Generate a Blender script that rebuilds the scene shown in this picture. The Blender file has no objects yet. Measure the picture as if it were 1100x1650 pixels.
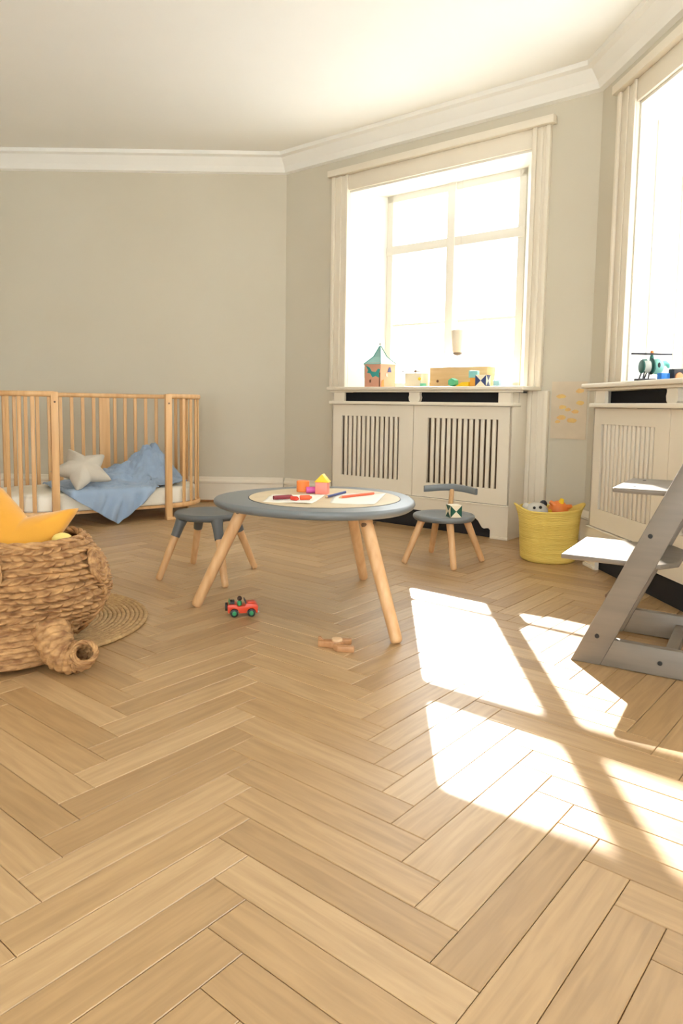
import bpy, bmesh, math, random
from mathutils import Vector, Matrix, noise
random.seed(7)
PI = math.pi
SC = bpy.context.scene
COL = SC.collection

# ---------------------------------------------------------------- camera, light, exposure
cd = bpy.data.cameras.new('camera'); cam = bpy.data.objects.new('camera', cd); COL.objects.link(cam)
FPX, CAM_H = 1150.0, 0.87
cd.sensor_fit = 'HORIZONTAL'; cd.sensor_width = 36.0; cd.lens = FPX * 36.0 / 1100.0
cd.shift_y = -(825 - 758) / 1100.0
cd.clip_start = 0.05; cd.clip_end = 200
th, ro = math.atan(106 / FPX), 0.015
Fw = Vector((0, math.cos(th), -math.sin(th))); Rt = Vector((1, 0, 0)); Up = Vector((0, math.sin(th), math.cos(th)))
R2 = Rt * math.cos(ro) + Up * math.sin(ro); U2 = Up * math.cos(ro) - Rt * math.sin(ro)
cam.matrix_world = Matrix(((R2.x, U2.x, -Fw.x, 0), (R2.y, U2.y, -Fw.y, 0), (R2.z, U2.z, -Fw.z, CAM_H), (0, 0, 0, 1)))
SC.camera = cam

w = bpy.data.worlds.new('world'); SC.world = w; w.use_nodes = True
bg = w.node_tree.nodes['Background']; bg.inputs[0].default_value = (0.90, 0.97, 1.0, 1); bg.inputs[1].default_value = 7.0

sd = bpy.data.lights.new('sun', 'SUN'); sun = bpy.data.objects.new('sun', sd); COL.objects.link(sun)
SUN_EL, SUN_AZ = math.radians(29.5), math.radians(3.0)
sdir = Vector((math.sin(SUN_AZ) * math.cos(SUN_EL), math.cos(SUN_AZ) * math.cos(SUN_EL), math.sin(SUN_EL)))
sun.rotation_euler = sdir.to_track_quat('Z', 'Y').to_euler(); sun.location = sdir * 20
sd.energy = 21.0; sd.angle = math.radians(0.53); sd.color = (1.0, 0.95, 0.86)

vs = SC.view_settings
vs.view_transform = 'Standard'; vs.look = 'None'; vs.gamma = 1.0; vs.use_curve_mapping = False; vs.exposure = 0.46
SC.cycles.use_denoising = True
SC.cycles.max_bounces = 10; SC.cycles.diffuse_bounces = 6; SC.cycles.transparent_max_bounces = 16
SC.cycles.sample_clamp_indirect = 8.0

# ---------------------------------------------------------------- materials
def S(r, g, b):
    f = lambda c: (c / 255 / 12.92) if c / 255 <= 0.04045 else ((c / 255 + 0.055) / 1.055) ** 2.4
    return (f(r), f(g), f(b), 1)
MATS = {}
def mat(name, col, rough=0.6, col2=None, scale=(8, 8, 8), nscale=1.0, bump=0.0, bscale=60.0, spec=0.5, detail=3.0, coat=0.0, sheen=0.0, trans=0.0):
    if name in MATS: return MATS[name]
    m = bpy.data.materials.new(name); m.use_nodes = True; MATS[name] = m
    nt = m.node_tree; N = nt.nodes; L = nt.links; b = N['Principled BSDF']
    b.inputs['Base Color'].default_value = col; b.inputs['Roughness'].default_value = rough
    b.inputs['Specular IOR Level'].default_value = spec
    b.inputs['Coat Weight'].default_value = coat; b.inputs['Sheen Weight'].default_value = sheen
    tc = N.new('ShaderNodeTexCoord'); mp = N.new('ShaderNodeMapping'); mp.inputs['Scale'].default_value = scale
    oi = N.new('ShaderNodeObjectInfo'); ad = N.new('ShaderNodeVectorMath'); ad.operation = 'ADD'
    L.new(tc.outputs['Object'], mp.inputs[0]); L.new(mp.outputs[0], ad.inputs[0]); L.new(oi.outputs['Location'], ad.inputs[1])
    nz = N.new('ShaderNodeTexNoise'); nz.inputs['Scale'].default_value = nscale; nz.inputs['Detail'].default_value = detail
    L.new(ad.outputs[0], nz.inputs['Vector'])
    if col2 is None: col2 = tuple(c * 0.9 for c in col[:3]) + (1,)
    mx = N.new('ShaderNodeMix'); mx.data_type = 'RGBA'; mx.inputs[6].default_value = col; mx.inputs[7].default_value = col2
    rp = N.new('ShaderNodeMapRange'); rp.inputs[1].default_value = 0.3; rp.inputs[2].default_value = 0.7
    L.new(nz.outputs[0], rp.inputs[0]); L.new(rp.outputs[0], mx.inputs[0]); L.new(mx.outputs[2], b.inputs['Base Color'])
    if bump > 0:
        n2 = N.new('ShaderNodeTexNoise'); n2.inputs['Scale'].default_value = bscale; n2.inputs['Detail'].default_value = 4
        L.new(tc.outputs['Object'], n2.inputs['Vector'])
        bp = N.new('ShaderNodeBump'); bp.inputs['Strength'].default_value = bump; bp.inputs['Distance'].default_value = 0.004
        L.new(n2.outputs[0], bp.inputs['Height']); L.new(bp.outputs[0], b.inputs['Normal'])
    return m

def oak_mat():
    m = bpy.data.materials.new('oak_parquet'); m.use_nodes = True
    nt = m.node_tree; N = nt.nodes; L = nt.links; b = N['Principled BSDF']
    uv = N.new('ShaderNodeUVMap'); oi = N.new('ShaderNodeObjectInfo'); ge = N.new('ShaderNodeNewGeometry')
    sm = N.new('ShaderNodeMath'); sm.operation = 'ADD'; L.new(oi.outputs['Random'], sm.inputs[0]); L.new(ge.outputs['Random Per Island'], sm.inputs[1])
    fr = N.new('ShaderNodeMath'); fr.operation = 'FRACT'; L.new(sm.outputs[0], fr.inputs[0])
    ml = N.new('ShaderNodeMath'); ml.operation = 'MULTIPLY'; ml.inputs[1].default_value = 37.0; L.new(fr.outputs[0], ml.inputs[0])
    cb = N.new('ShaderNodeCombineXYZ'); L.new(ml.outputs[0], cb.inputs[2]); L.new(ml.outputs[0], cb.inputs[0])
    mp = N.new('ShaderNodeMapping'); mp.inputs['Scale'].default_value = (3.0, 38.0, 1.0); L.new(uv.outputs[0], mp.inputs[0])
    ad = N.new('ShaderNodeVectorMath'); ad.operation = 'ADD'; L.new(mp.outputs[0], ad.inputs[0]); L.new(cb.outputs[0], ad.inputs[1])
    nz = N.new('ShaderNodeTexNoise'); nz.inputs['Scale'].default_value = 1.6; nz.inputs['Detail'].default_value = 6; nz.inputs['Distortion'].default_value = 0.6
    L.new(ad.outputs[0], nz.inputs['Vector'])
    r1 = N.new('ShaderNodeValToRGB'); r1.color_ramp.elements[0].color = S(167, 133, 90); r1.color_ramp.elements[1].color = S(190, 158, 116)
    r1.color_ramp.elements[0].position = 0.0; r1.color_ramp.elements[1].position = 1.0
    e = r1.color_ramp.elements.new(0.55); e.color = S(180, 146, 102)
    L.new(fr.outputs[0], r1.inputs[0])
    r2 = N.new('ShaderNodeValToRGB'); r2.color_ramp.elements[0].position = 0.3; r2.color_ramp.elements[1].position = 0.65
    r2.color_ramp.elements[0].color = (0.70, 0.66, 0.60, 1); r2.color_ramp.elements[1].color = (1, 1, 1, 1)
    L.new(nz.outputs[0], r2.inputs[0])
    mx = N.new('ShaderNodeMix'); mx.data_type = 'RGBA'; mx.blend_type = 'MULTIPLY'; mx.inputs[0].default_value = 0.75
    L.new(r1.outputs[0], mx.inputs[6]); L.new(r2.outputs[0], mx.inputs[7]); L.new(mx.outputs[2], b.inputs['Base Color'])
    b.inputs['Roughness'].default_value = 0.40; b.inputs['Specular IOR Level'].default_value = 0.95
    bp = N.new('ShaderNodeBump'); bp.inputs['Strength'].default_value = 0.12; bp.inputs['Distance'].default_value = 0.002
    L.new(nz.outputs[0], bp.inputs['Height']); L.new(bp.outputs[0], b.inputs['Normal'])
    return m
OAK = oak_mat()

def glass_mat():
    m = bpy.data.materials.new('window_glass'); m.use_nodes = True
    nt = m.node_tree; N = nt.nodes; L = nt.links; N.remove(N['Principled BSDF'])
    t = N.new('ShaderNodeBsdfTransparent'); g = N.new('ShaderNodeBsdfGlossy'); g.inputs['Roughness'].default_value = 0.02
    x = N.new('ShaderNodeMixShader'); x.inputs[0].default_value = 0.05
    L.new(t.outputs[0], x.inputs[1]); L.new(g.outputs[0], x.inputs[2]); L.new(x.outputs[0], N['Material Output'].inputs[0])
    return m
GLASS = glass_mat()

WALL = mat('wall_paint', S(206, 199, 182), 0.85, S(203, 195, 177), (1.5, 1.5, 1.5), bump=0.03, bscale=90)
TRIM = mat('trim_paint', S(229, 220, 203), 0.45, S(226, 216, 198), (3, 3, 3))
WHITE = mat('window_paint', S(238, 234, 224), 0.4, S(232, 228, 217), (3, 3, 3))
CEIL = mat('ceiling_paint', S(240, 238, 232), 0.9, S(238, 236, 230), (2, 2, 2))
DARK = mat('cover_shade', S(34, 32, 34), 0.9)  # near-black colour standing in for the unlit inside of the covers
GAPSHADE = mat('grille_gap_shade', S(118, 98, 74), 0.9)  # shade between the grille slats, put into a brown colour
BEECH = mat('beech_wood', S(220, 178, 130), 0.45, S(202, 155, 106), (40, 40, 3), nscale=1.0)
BEECHX = mat('crib_beech', S(222, 180, 128), 0.45, S(204, 156, 104), (30, 30, 2.5), nscale=1.0)
GREY = mat('grey_lacquer', S(116, 121, 124), 0.38, S(110, 115, 118), (6, 6, 6))
GREYD = mat('slate_lacquer', S(92, 95, 96), 0.45, S(86, 89, 90), (6, 6, 6))
TGREY = mat('storm_grey_beech', S(126, 116, 104), 0.42, S(114, 105, 94), (3, 30, 30), nscale=1.0)
CREAM = mat('cream_board', S(212, 192, 158), 0.5)
PAPER = mat('paper_white', S(244, 240, 228), 0.8)
CHROME = mat('bronze_metal', S(112, 84, 60), 0.35)
BLACK = mat('black_rubber', S(28, 27, 26), 0.5)
LINEN = mat('linen_white', S(236, 231, 218), 0.9, S(226, 220, 204), (5, 5, 5), bump=0.25, bscale=120)
BLUE = mat('duvet_blue', S(150, 168, 190), 0.9, S(137, 156, 180), (6, 6, 6), bump=0.3, bscale=200, sheen=0.1)
GREYST = mat('star_grey', S(196, 187, 172), 0.95, S(186, 177, 162), (9, 9, 9), bump=0.25, bscale=250, sheen=0.2)
MUST = mat('mustard_velvet', S(216, 154, 44), 0.8, S(206, 144, 36), (6, 6, 6), bump=0.1, bscale=150, sheen=0.3)
SEAG = mat('seagrass', S(194, 150, 98), 0.7, S(126, 84, 46), (26, 26, 60), nscale=1.0, bump=0.5, bscale=160)
SEAGD = mat('seagrass_inside', S(150, 108, 66), 0.8, S(112, 76, 44), (26, 26, 60), bump=0.4, bscale=160)
JUTE = mat('jute', S(196, 162, 112), 0.85, S(167, 133, 90), (50, 50, 50), bump=0.4, bscale=220)
YELROPE = mat('yellow_cotton', S(229, 203, 110), 0.9, S(219, 191, 98), (4, 4, 90), bump=0.25, bscale=180)
def plain(n, r, g, b, rough=0.5): return mat(n, S(r, g, b), rough, tuple(c * 0.93 for c in S(r, g, b)[:3]) + (1,), (20, 20, 20))
ORANGE = plain('orange_paint', 236, 132, 60); PINK = plain('pink_paint', 240, 142, 128); MAG = plain('magenta_paint', 206, 92, 168)
YEL = plain('yellow_paint', 244, 200, 30); MAROON = plain('maroon_wax', 128, 36, 48); REDW = plain('red_wax', 206, 62, 44)
ORW = plain('orange_wax', 226, 92, 50); NAVY = plain('navy_paint', 52, 60, 118); TEAL = plain('teal_paint', 40, 140, 136)
TEALD = plain('dark_teal_paint', 34, 92, 84); MINT = plain('mint_paint', 126, 188, 176); GREEN = plain('green_paint', 84, 176, 128)
SKYB = plain('sky_blue_paint', 168, 214, 222); NAVYP = plain('navy_print', 50, 66, 118); CARRED = plain('car_red', 214, 70, 40, 0.35)
CARGRN = plain('hub_green', 44, 134, 84); GRN = plain('bottle_green', 24, 84, 66); BLOCKC = plain('ivory_paint', 240, 228, 200)
GREYTOY = plain('toy_grey', 176, 178, 172); BLUETOY = plain('toy_blue', 40, 120, 210); CHAR = plain('charcoal_paint', 40, 38, 46)
PLY = mat('plywood', S(218, 186, 140), 0.55, S(206, 170, 122), (4, 4, 40)); PINE = mat('pine_toy', S(190, 142, 98), 0.5, S(170, 120, 76), (30, 6, 30))
PEACH = plain('peach_print', 208, 146, 116); ROSE = plain('rose_print', 206, 150, 124); BROWN = plain('brown_print', 110, 72, 52)
PALETEAL = plain('pale_teal_cloth', 138, 178, 172, 0.9); TWINE = plain('grey_yarn', 206, 200, 190, 0.9)

# ---------------------------------------------------------------- mesh helpers
class MB:
    def __init__(s): s.v = []; s.f = []; s.mi = []; s.uv = None
    def add(s, vs_, fs_, mi=0):
        o = len(s.v); s.v += [tuple(p) for p in vs_]; s.f += [tuple(i + o for i in f) for f in fs_]; s.mi += [mi] * len(fs_); return s
    def box(s, x0, x1, y0, y1, z0, z1, mi=0):
        v = [(x, y, z) for z in (z0, z1) for y in (y0, y1) for x in (x0, x1)]
        return s.add(v, [(0, 2, 3, 1), (4, 5, 7, 6), (0, 1, 5, 4), (2, 6, 7, 3), (0, 4, 6, 2), (1, 3, 7, 5)], mi)
    def prism(s, poly, axis, a, b, mi=0):
        """poly: list of 2D points; extruded along axis ('x','y','z') from a to b"""
        n = len(poly)
        def P(p, t): return {'x': (t, p[0], p[1]), 'y': (p[0], t, p[1]), 'z': (p[0], p[1], t)}[axis]
        v = [P(p, a) for p in poly] + [P(p, b) for p in poly]
        return s.add(v, [tuple(range(n))[::-1], tuple(range(n, 2 * n))] + [(i, (i + 1) % n, n + (i + 1) % n, n + i) for i in range(n)], mi)
    def tube(s, pts, rad, seg=12, caps=True, mi=0, flat=1.0):
        pts = [Vector(p) for p in pts]; n = len(pts)
        rr = rad if isinstance(rad, (list, tuple)) else [rad] * n
        T = []
        for i in range(n):
            t = pts[min(i + 1, n - 1)] - pts[max(i - 1, 0)]; T.append(t.normalized())
        up = Vector((0, 0, 1)) if abs(T[0].z) < 0.9 else Vector((1, 0, 0))
        N_ = (up - T[0] * up.dot(T[0])).normalized(); v = []
        for i in range(n):
            N_ = (N_ - T[i] * N_.dot(T[i])).normalized(); B = T[i].cross(N_)
            for k in range(seg):
                a = 2 * PI * k / seg; v.append(pts[i] + (N_ * math.cos(a) * flat + B * math.sin(a)) * rr[i])
        fs = [(i * seg + k, i * seg + (k + 1) % seg, (i + 1) * seg + (k + 1) % seg, (i + 1) * seg + k) for i in range(n - 1) for k in range(seg)]
        if caps: fs += [tuple(range(seg))[::-1], tuple(range((n - 1) * seg, n * seg))]
        return s.add(v, fs, mi)
    def leg(s, top, foot, r, seg=16, mi=0, r2=None):
        """round leg with rounded foot"""
        top, foot = Vector(top), Vector(foot); d = (foot - top).normalized(); r2 = r2 or r
        pts = [top, top.lerp(foot, 0.5), foot - d * r2 * 0.75, foot - d * r2 * 0.35, foot - d * r2 * 0.08, foot]
        return s.tube(pts, [r, (r + r2) / 2, r2, r2 * 0.93, r2 * 0.72, r2 * 0.45], seg, True, mi)
    def lathe(s, prof, seg=32, c=(0, 0, 0), mi=0, closed=False):
        n = len(prof); v = [(c[0] + r * math.cos(2 * PI * k / seg), c[1] + r * math.sin(2 * PI * k / seg), c[2] + z) for r, z in prof for k in range(seg)]
        fs = [(i * seg + k, i * seg + (k + 1) % seg, (i + 1) * seg + (k + 1) % seg, (i + 1) * seg + k) for i in range(n - 1) for k in range(seg)]
        if closed: fs += [((n - 1) * seg + k, (n - 1) * seg + (k + 1) % seg, (k + 1) % seg, k) for k in range(seg)]
        else: fs += [tuple(range(seg))[::-1], tuple(range((n - 1) * seg, n * seg))]
        return s.add(v, fs, mi)
    def sphere(s, c, r, seg=16, rings=10, sc=(1, 1, 1), mi=0):
        v = []; 
        for i in range(1, rings):
            a = PI * i / rings
            v += [(c[0] + r * sc[0] * math.sin(a) * math.cos(2 * PI * k / seg), c[1] + r * sc[1] * math.sin(a) * math.sin(2 * PI * k / seg), c[2] - r * sc[2] * math.cos(a)) for k in range(seg)]
        b = len(v); v += [(c[0], c[1], c[2] - r * sc[2]), (c[0], c[1], c[2] + r * sc[2])]
        fs = [(i * seg + k, i * seg + (k + 1) % seg, (i + 1) * seg + (k + 1) % seg, (i + 1) * seg + k) for i in range(rings - 2) for k in range(seg)]
        fs += [(b, (k + 1) % seg, k) for k in range(seg)] + [(b + 1, (rings - 2) * seg + k, (rings - 2) * seg + (k + 1) % seg) for k in range(seg)]
        return s.add(v, fs, mi)
    def xf(s, M):
        s.v = [tuple(M @ Vector(p)) for p in s.v]; return s
    def build(s, name, m, parent=None, bevel=0.0, smooth=False, segs=2, loc=None, rot=None, ang=35):
        me = bpy.data.meshes.new(name); me.from_pydata(s.v, [], s.f)
        ml = m if isinstance(m, (list, tuple)) else [m]
        for x in ml: me.materials.append(x)
        for p, i in zip(me.polygons, s.mi): p.material_index = i
        bm = bmesh.new(); bm.from_mesh(me); bmesh.ops.recalc_face_normals(bm, faces=bm.faces)
        if bevel > 0:
            ed = [e for e in bm.edges if len(e.link_faces) == 2 and e.calc_face_angle(0) > math.radians(40)]
            bmesh.ops.bevel(bm, geom=ed, offset=bevel, segments=segs, affect='EDGES', profile=0.5, clamp_overlap=True)
        bm.to_mesh(me); bm.free()
        if smooth or bevel > 0:
            for p in me.polygons: p.use_smooth = True
            me.set_sharp_from_angle(angle=math.radians(ang))
        o = bpy.data.objects.new(name, me); COL.objects.link(o); o.parent = parent
        if loc is not None: o.location = loc
        if rot is not None: o.rotation_euler = rot
        return o

def tag(o, label, cat, group=None):
    o['label'] = label; o['category'] = cat
    if group: o['group'] = group
    return o
def empty(name, loc=(0, 0, 0), rz=0.0, rot=None):
    o = bpy.data.objects.new(name, None); COL.objects.link(o); o.location = loc
    o.rotation_euler = rot if rot else (0, 0, rz); o.empty_display_size = 0.1
    return o
def thing(name, label, cat, loc=(0, 0, 0), rz=0.0, group=None, rot=None):
    return tag(empty(name, loc, rz, rot), label, cat, group)
def struct(o): o['kind'] = 'structure'; return o
def inst(src, name, parent, loc=None, rot=None):
    o = bpy.data.objects.new(name, src.data); COL.objects.link(o); o.parent = parent
    if loc is not None: o.location = loc
    if rot is not None: o.rotation_euler = rot
    return o
def frame2(name, origin, xdir, kind=True):
    """Empty whose local x runs along xdir (world xy)"""
    e = empty(name, (origin[0], origin[1], 0), math.atan2(xdir[1], xdir[0]))
    return struct(e) if kind else e

# ---------------------------------------------------------------- room shell
CEIL_Z = 2.95
BAY_X = (0.773, -0.635); BAY_N = (0.635, 0.773); BAY_P = (1.096, 4.614); BAY_W = (1.255, 4.807)   # cover front corner, wall plane
RGT_X = (0.098, -0.995); RGT_N = (0.995, 0.098); RGT_W = (1.564, 4.553)
SILL = 1.0

def wall(name, origin, xdir, x0, x1, thick, openings=()):
    e = frame2(name, origin, xdir); mb = MB(); x = x0
    for (a, b, za, zb) in sorted(openings):
        mb.box(x, a, 0, thick, 0, CEIL_Z); mb.box(a, b, 0, thick, 0, za); mb.box(a, b, 0, thick, zb, CEIL_Z); x = b
    mb.box(x, x1, 0, thick, 0, CEIL_Z)
    o = mb.build(name, WALL, None, loc=e.location, rot=e.rotation_euler); bpy.data.objects.remove(e); struct(o); o.name = name
    return o
WTOP = 2.55
wall('wall_back', (-0.50, 6.25), (1, 0), -3.3, 0.12, 0.35)
wall('wall_bay', BAY_W, BAY_X, -2.42, 0.46, 0.50, [(-1.578, -0.036, SILL - 0.02, WTOP)])
RWIN = [(0.47, 1.67), (2.75, 3.95), (5.0, 6.2)]  # all but the first are unseen, added for side light
wall('wall_right', RGT_W, RGT_X, 0.0, 6.9, 0.42, [(a, b, SILL - 0.02, WTOP) for a, b in RWIN])
wall('wall_left', (-3.45, -2.3), (0, 1), 0.0, 8.9, 0.3)
REAR_FILL = [(0.45, 2.05), (2.35, 3.95), (4.15, 5.45)]  # unseen windows, added and sized to fill the room with light
wall('wall_rear', (2.25, -2.3), (-1, 0), 0.0, 5.7, 0.4, [(a, b, 0.35, WTOP) for a, b in REAR_FILL])
ROOM = [(-3.45, -2.3), (2.25, -2.3), (1.564, 4.553), (-0.5, 6.25), (-3.45, 6.25)]
mb = MB(); mb.prism([(-3.9, -2.8), (2.75, -2.8), (2.35, 4.9), (-0.2, 7.0), (-3.9, 7.0)], 'z', CEIL_Z, CEIL_Z + 0.2)
struct(mb.build('ceiling', CEIL))

def strip(name, origin, xdir, x0, x1, prof, m, bevel=0.0):
    """moulding: profile (depth toward room, z) extruded along a wall; local y points into the wall"""
    mb = MB(); mb.prism([(-d, z) for d, z in prof], 'x', x0, x1)
    o = mb.build(name, m, None, bevel, loc=(origin[0], origin[1], 0), rot=(0, 0, math.atan2(xdir[1], xdir[0]))); return struct(o)
BB = [(0, 0.0), (0.022, 0.0), (0.022, 0.165), (0.030, 0.172), (0.030, 0.186), (0.018, 0.200), (0.010, 0.220), (0, 0.222)]
SH = [(0.022, 0.0), (0.040, 0.0), (0.038, 0.010), (0.030, 0.018), (0.022, 0.020)]
CR = [(0, CEIL_Z), (0.13, CEIL_Z), (0.13, CEIL_Z - 0.03), (0.10, CEIL_Z - 0.04), (0.05, CEIL_Z - 0.10), (0.03, CEIL_Z - 0.14), (0, CEIL_Z - 0.15)]
OAKTRIM = mat('oak_shoe', S(150, 104, 60), 0.5, S(128, 86, 48), (3, 30, 30))
for nm, o_, xd, a, b in (('back', (-0.50, 6.25), (1, 0), -2.95, -0.012), ('bay', BAY_W, BAY_X, -2.255, -1.72), ('pier', BAY_W, BAY_X, 0.17, 0.387), ('right', RGT_W, RGT_X, 0.0, 0.60), ('left', (-3.45, -2.3), (0, 1), 0.0, 8.55)):
    strip('baseboard_' + nm, o_, xd, a, b, BB, TRIM)
    s_ = strip('shoe_moulding', o_, xd, a, b, SH, OAKTRIM)
    s_.parent = bpy.data.objects['baseboard_' + nm]; s_.location = (0, 0, 0); s_.rotation_euler = (0, 0, 0); del s_['kind']
for i, (o_, xd, a, b) in enumerate((((-0.50, 6.25), (1, 0), -2.95, 0.0), (BAY_W, BAY_X, -2.27, 0.40), (RGT_W, RGT_X, 0.0, 6.9), ((-3.45, -2.3), (0, 1), 0, 8.55))):
    strip('trim_%d' % (i + 1), o_, xd, a, b, CR, CEIL)

# ---------------------------------------------------------------- windows
def window(name, origin, xdir, x0, x1, z0, z1, gd, splay, sill_front=None, casing=0.10, to_floor=False, cas_l=None):
    """x0..x1 opening at wall plane, frame at depth gd; local y outward"""
    e = frame2(name, origin, xdir)
    s = splay; a, b = x0 + s, x1 - s
    if s > 0:
        MB().prism([(x0, 0.002), (a, gd - 0.02), (a, 0.50), (x0, 0.50)], 'z', z0, z1).build('reveal', WHITE, e)
        MB().prism([(x1, 0.002), (x1, 0.50), (b, 0.50), (b, gd - 0.02)], 'z', z0, z1).build('reveal', WHITE, e)
    else:
        for sx, xx in ((1, x0), (-1, x1)):
            m2 = MB(); m2.box(min(xx, xx + sx * 0.012), max(xx, xx + sx * 0.012), 0.002, gd, z0, z1)
            rv = m2.build('reveal', WHITE, e)
            m3 = MB()
            for (ya, yb, za, zb) in ((0.10, 0.112, z0 + 0.08, z1 - 0.1), (gd - 0.09, gd - 0.078, z0 + 0.08, z1 - 0.1), (0.112, gd - 0.09, z0 + 0.08, z0 + 0.092), (0.112, gd - 0.09, z1 - 0.112, z1 - 0.1)):
                m3.box(min(xx + sx * 0.012, xx + sx * 0.022), max(xx + sx * 0.012, xx + sx * 0.022), ya, yb, za, zb)
            m3.build('panel_moulding', WHITE, rv, 0.002)
    MB().box(x0, x1, 0.0, 0.40, z1 - 0.015, z1).build('head_lining', WHITE, e)
    # casing on the room side
    cl = casing if cas_l is None else cas_l
    def cas(xa, xb, za, zb, name_='casing'):
        m2 = MB(); m2.box(xa, xb, -0.022, 0, za, zb)
        i_, o_ = (xa, xb)
        m2.box(xa, xa + 0.03, -0.040, -0.022, za, zb); m2.box(xb - 0.028, xb, -0.034, -0.022, za, zb); m2.box((xa + xb) / 2 - 0.012, (xa + xb) / 2 + 0.012, -0.030, -0.022, za, zb)
        return m2.build(name_, TRIM, e, 0.004)
    cas(x0 - cl, x0, 0.0 if to_floor else z0, z1 + casing); cas(x1, x1 + casing, 0.0 if to_floor else z0, z1 + casing)
    m2 = MB(); m2.box(x0, x1, -0.022, 0, z1, z1 + casing); m2.box(x0 - cl - 0.03, x1 + casing + 0.03, -0.06, 0, z1 + casing, z1 + casing + 0.05); m2.build('head_casing', TRIM, e, 0.004)
    # sash frame, mullion, transom, glazing bars
    f0, f1 = gd - 0.03, gd + 0.03
    fz0 = z0
    mid = (a + b) / 2
    MB().box(a, a + 0.055, f0, f1, fz0, z1).build('jamb_stile', WHITE, e, 0.004)
    MB().box(b - 0.055, b, f0, f1, fz0, z1).build('jamb_stile', WHITE, e, 0.004)
    MB().box(mid - 0.035, mid + 0.035, f0 - 0.012, f1, fz0, z1).build('mullion', WHITE, e, 0.004)
    MB().box(a, b, f0 - 0.008, f1, 2.07, 2.14).build('transom', WHITE, e, 0.004)
    MB().box(a, b, f0, f1, fz0, fz0 + 0.05).build('bottom_rail', WHITE, e, 0.004)
    MB().box(a, b, f0, f1, z1 - 0.07, z1).build('top_rail', WHITE, e, 0.004)
    for (xa, xb) in ((a + 0.055, mid - 0.035), (mid + 0.035, b - 0.055)):
        MB().box(xa, xb, gd - 0.012, gd + 0.012, 1.505, 1.525).build('glazing_bar', WHITE, e, 0.003)
        for za, zb in ((fz0 + 0.05, 1.505), (1.525, 2.07), (2.14, z1 - 0.07)):
            MB().box(xa, xb, gd - 0.002, gd + 0.002, za, zb).build('pane', GLASS, e)
    if sill_front is not None:
        xa, xb, yf = sill_front
        mb = MB(); mb.box(xa, xb, -yf, 0.0, z0 - 0.02, z0 + 0.005); mb.box(x0, x1, 0.0, 0.40, z0 - 0.02, z0 + 0.005)
        so = mb.build('window_sill', TRIM, e, 0.006, segs=3)
        MB().box(xa + 0.02, xb - 0.02, -yf + 0.018, -yf + 0.05, z0 - 0.035, z0 - 0.02).build('sill_moulding', TRIM, so, 0.004)
    return e
window('window_1', BAY_W, BAY_X, -1.578, -0.036, SILL, WTOP, 0.30, 0.175, (-1.56, 0.08, 0.28), 0.12, False, 0.16)
window('window_2', RGT_W, RGT_X, RWIN[0][0], RWIN[0][1], SILL, WTOP, 0.35, 0.0, (0.50, 2.12, 0.28), 0.12, False, 0.20)
for i, (a, b) in enumerate(RWIN[1:]):  # unseen windows beside the camera, added to light the room
    window('window_%d' % (i + 3), RGT_W, RGT_X, a, b, SILL, WTOP, 0.35, 0.0, (a - 0.02, b + 0.02, 0.06), 0.12)
for i, (a, b) in enumerate(REAR_FILL):  # unseen windows behind the camera, added as fill light
    window('window_%d' % (i + 5), (2.25, -2.3), (-1, 0), a, b, 0.37, WTOP, 0.35, 0.0, (a - 0.02, b + 0.02, 0.06), 0.12)
# tall casing board below the bay window's far side, down to the floor
mb = MB(); mb.box(0.0, 0.14, -0.03, 0, 0, SILL - 0.02); mb.box(0.0, 0.03, -0.045, -0.03, 0, SILL - 0.02); mb.box(0.11, 0.14, -0.04, -0.03, 0, SILL - 0.02); mb.box(0.06, 0.075, -0.036, -0.03, 0.2, SILL - 0.02); mb.box(-0.0, 0.145, -0.05, -0.03, 0, 0.2)
pb = mb.build('trim_5', TRIM, None, 0.004, loc=(BAY_W[0], BAY_W[1], 0), rot=(0, 0, math.atan2(BAY_X[1], BAY_X[0]))); struct(pb)

# ---------------------------------------------------------------- floor: herringbone planks
FL = MB(); FL.prism([(-3.75, -2.65), (2.65, -2.65), (2.0, 4.75), (-0.25, 6.55), (-3.75, 6.55)], 'z', -0.12, -0.015)
floor = struct(FL.build('floor', mat('subfloor', S(70, 48, 30), 0.9)))
PLL, PLW, PLT = 0.50, 0.088, 0.015
def plank_geo():
    g, c = 0.0007, 0.0013
    x, y = PLL / 2 - g, PLW / 2 - g
    v = [(sx * x, sy * y, -PLT) for sx, sy in ((-1, -1), (1, -1), (1, 1), (-1, 1))] + [(sx * x, sy * y, -c) for sx, sy in ((-1, -1), (1, -1), (1, 1), (-1, 1))] + [(sx * (x - c), sy * (y - c), 0) for sx, sy in ((-1, -1), (1, -1), (1, 1), (-1, 1))]
    f = [(8, 9, 10, 11)] + [(k, (k + 1) % 4, 4 + (k + 1) % 4, 4 + k) for k in range(4)] + [(4 + k, 4 + (k + 1) % 4, 8 + (k + 1) % 4, 8 + k) for k in range(4)]
    return v, f
PV, PF = plank_geo()
def uvmap(me, coords):
    uv = me.uv_layers.new(name='UVMap')
    for lp in me.loops: uv.data[lp.index].uv = coords[lp.vertex_index]
def inside(p, poly):
    c = False; n = len(poly)
    for i in range(n):
        (x1, y1), (x2, y2) = poly[i], poly[(i + 1) % n]
        if (y1 > p[1]) != (y2 > p[1]) and p[0] < (x2 - x1) * (p[1] - y1) / (y2 - y1) + x1: c = not c
    return c
ROOMX = [(-3.6, -2.5), (2.5, -2.5), (1.9, 4.7), (-0.3, 6.45), (-3.6, 6.45)]
rotg = math.radians(95.6 - 45)
Rg = Matrix.Rotation(rotg, 2)
spots = []
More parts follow.
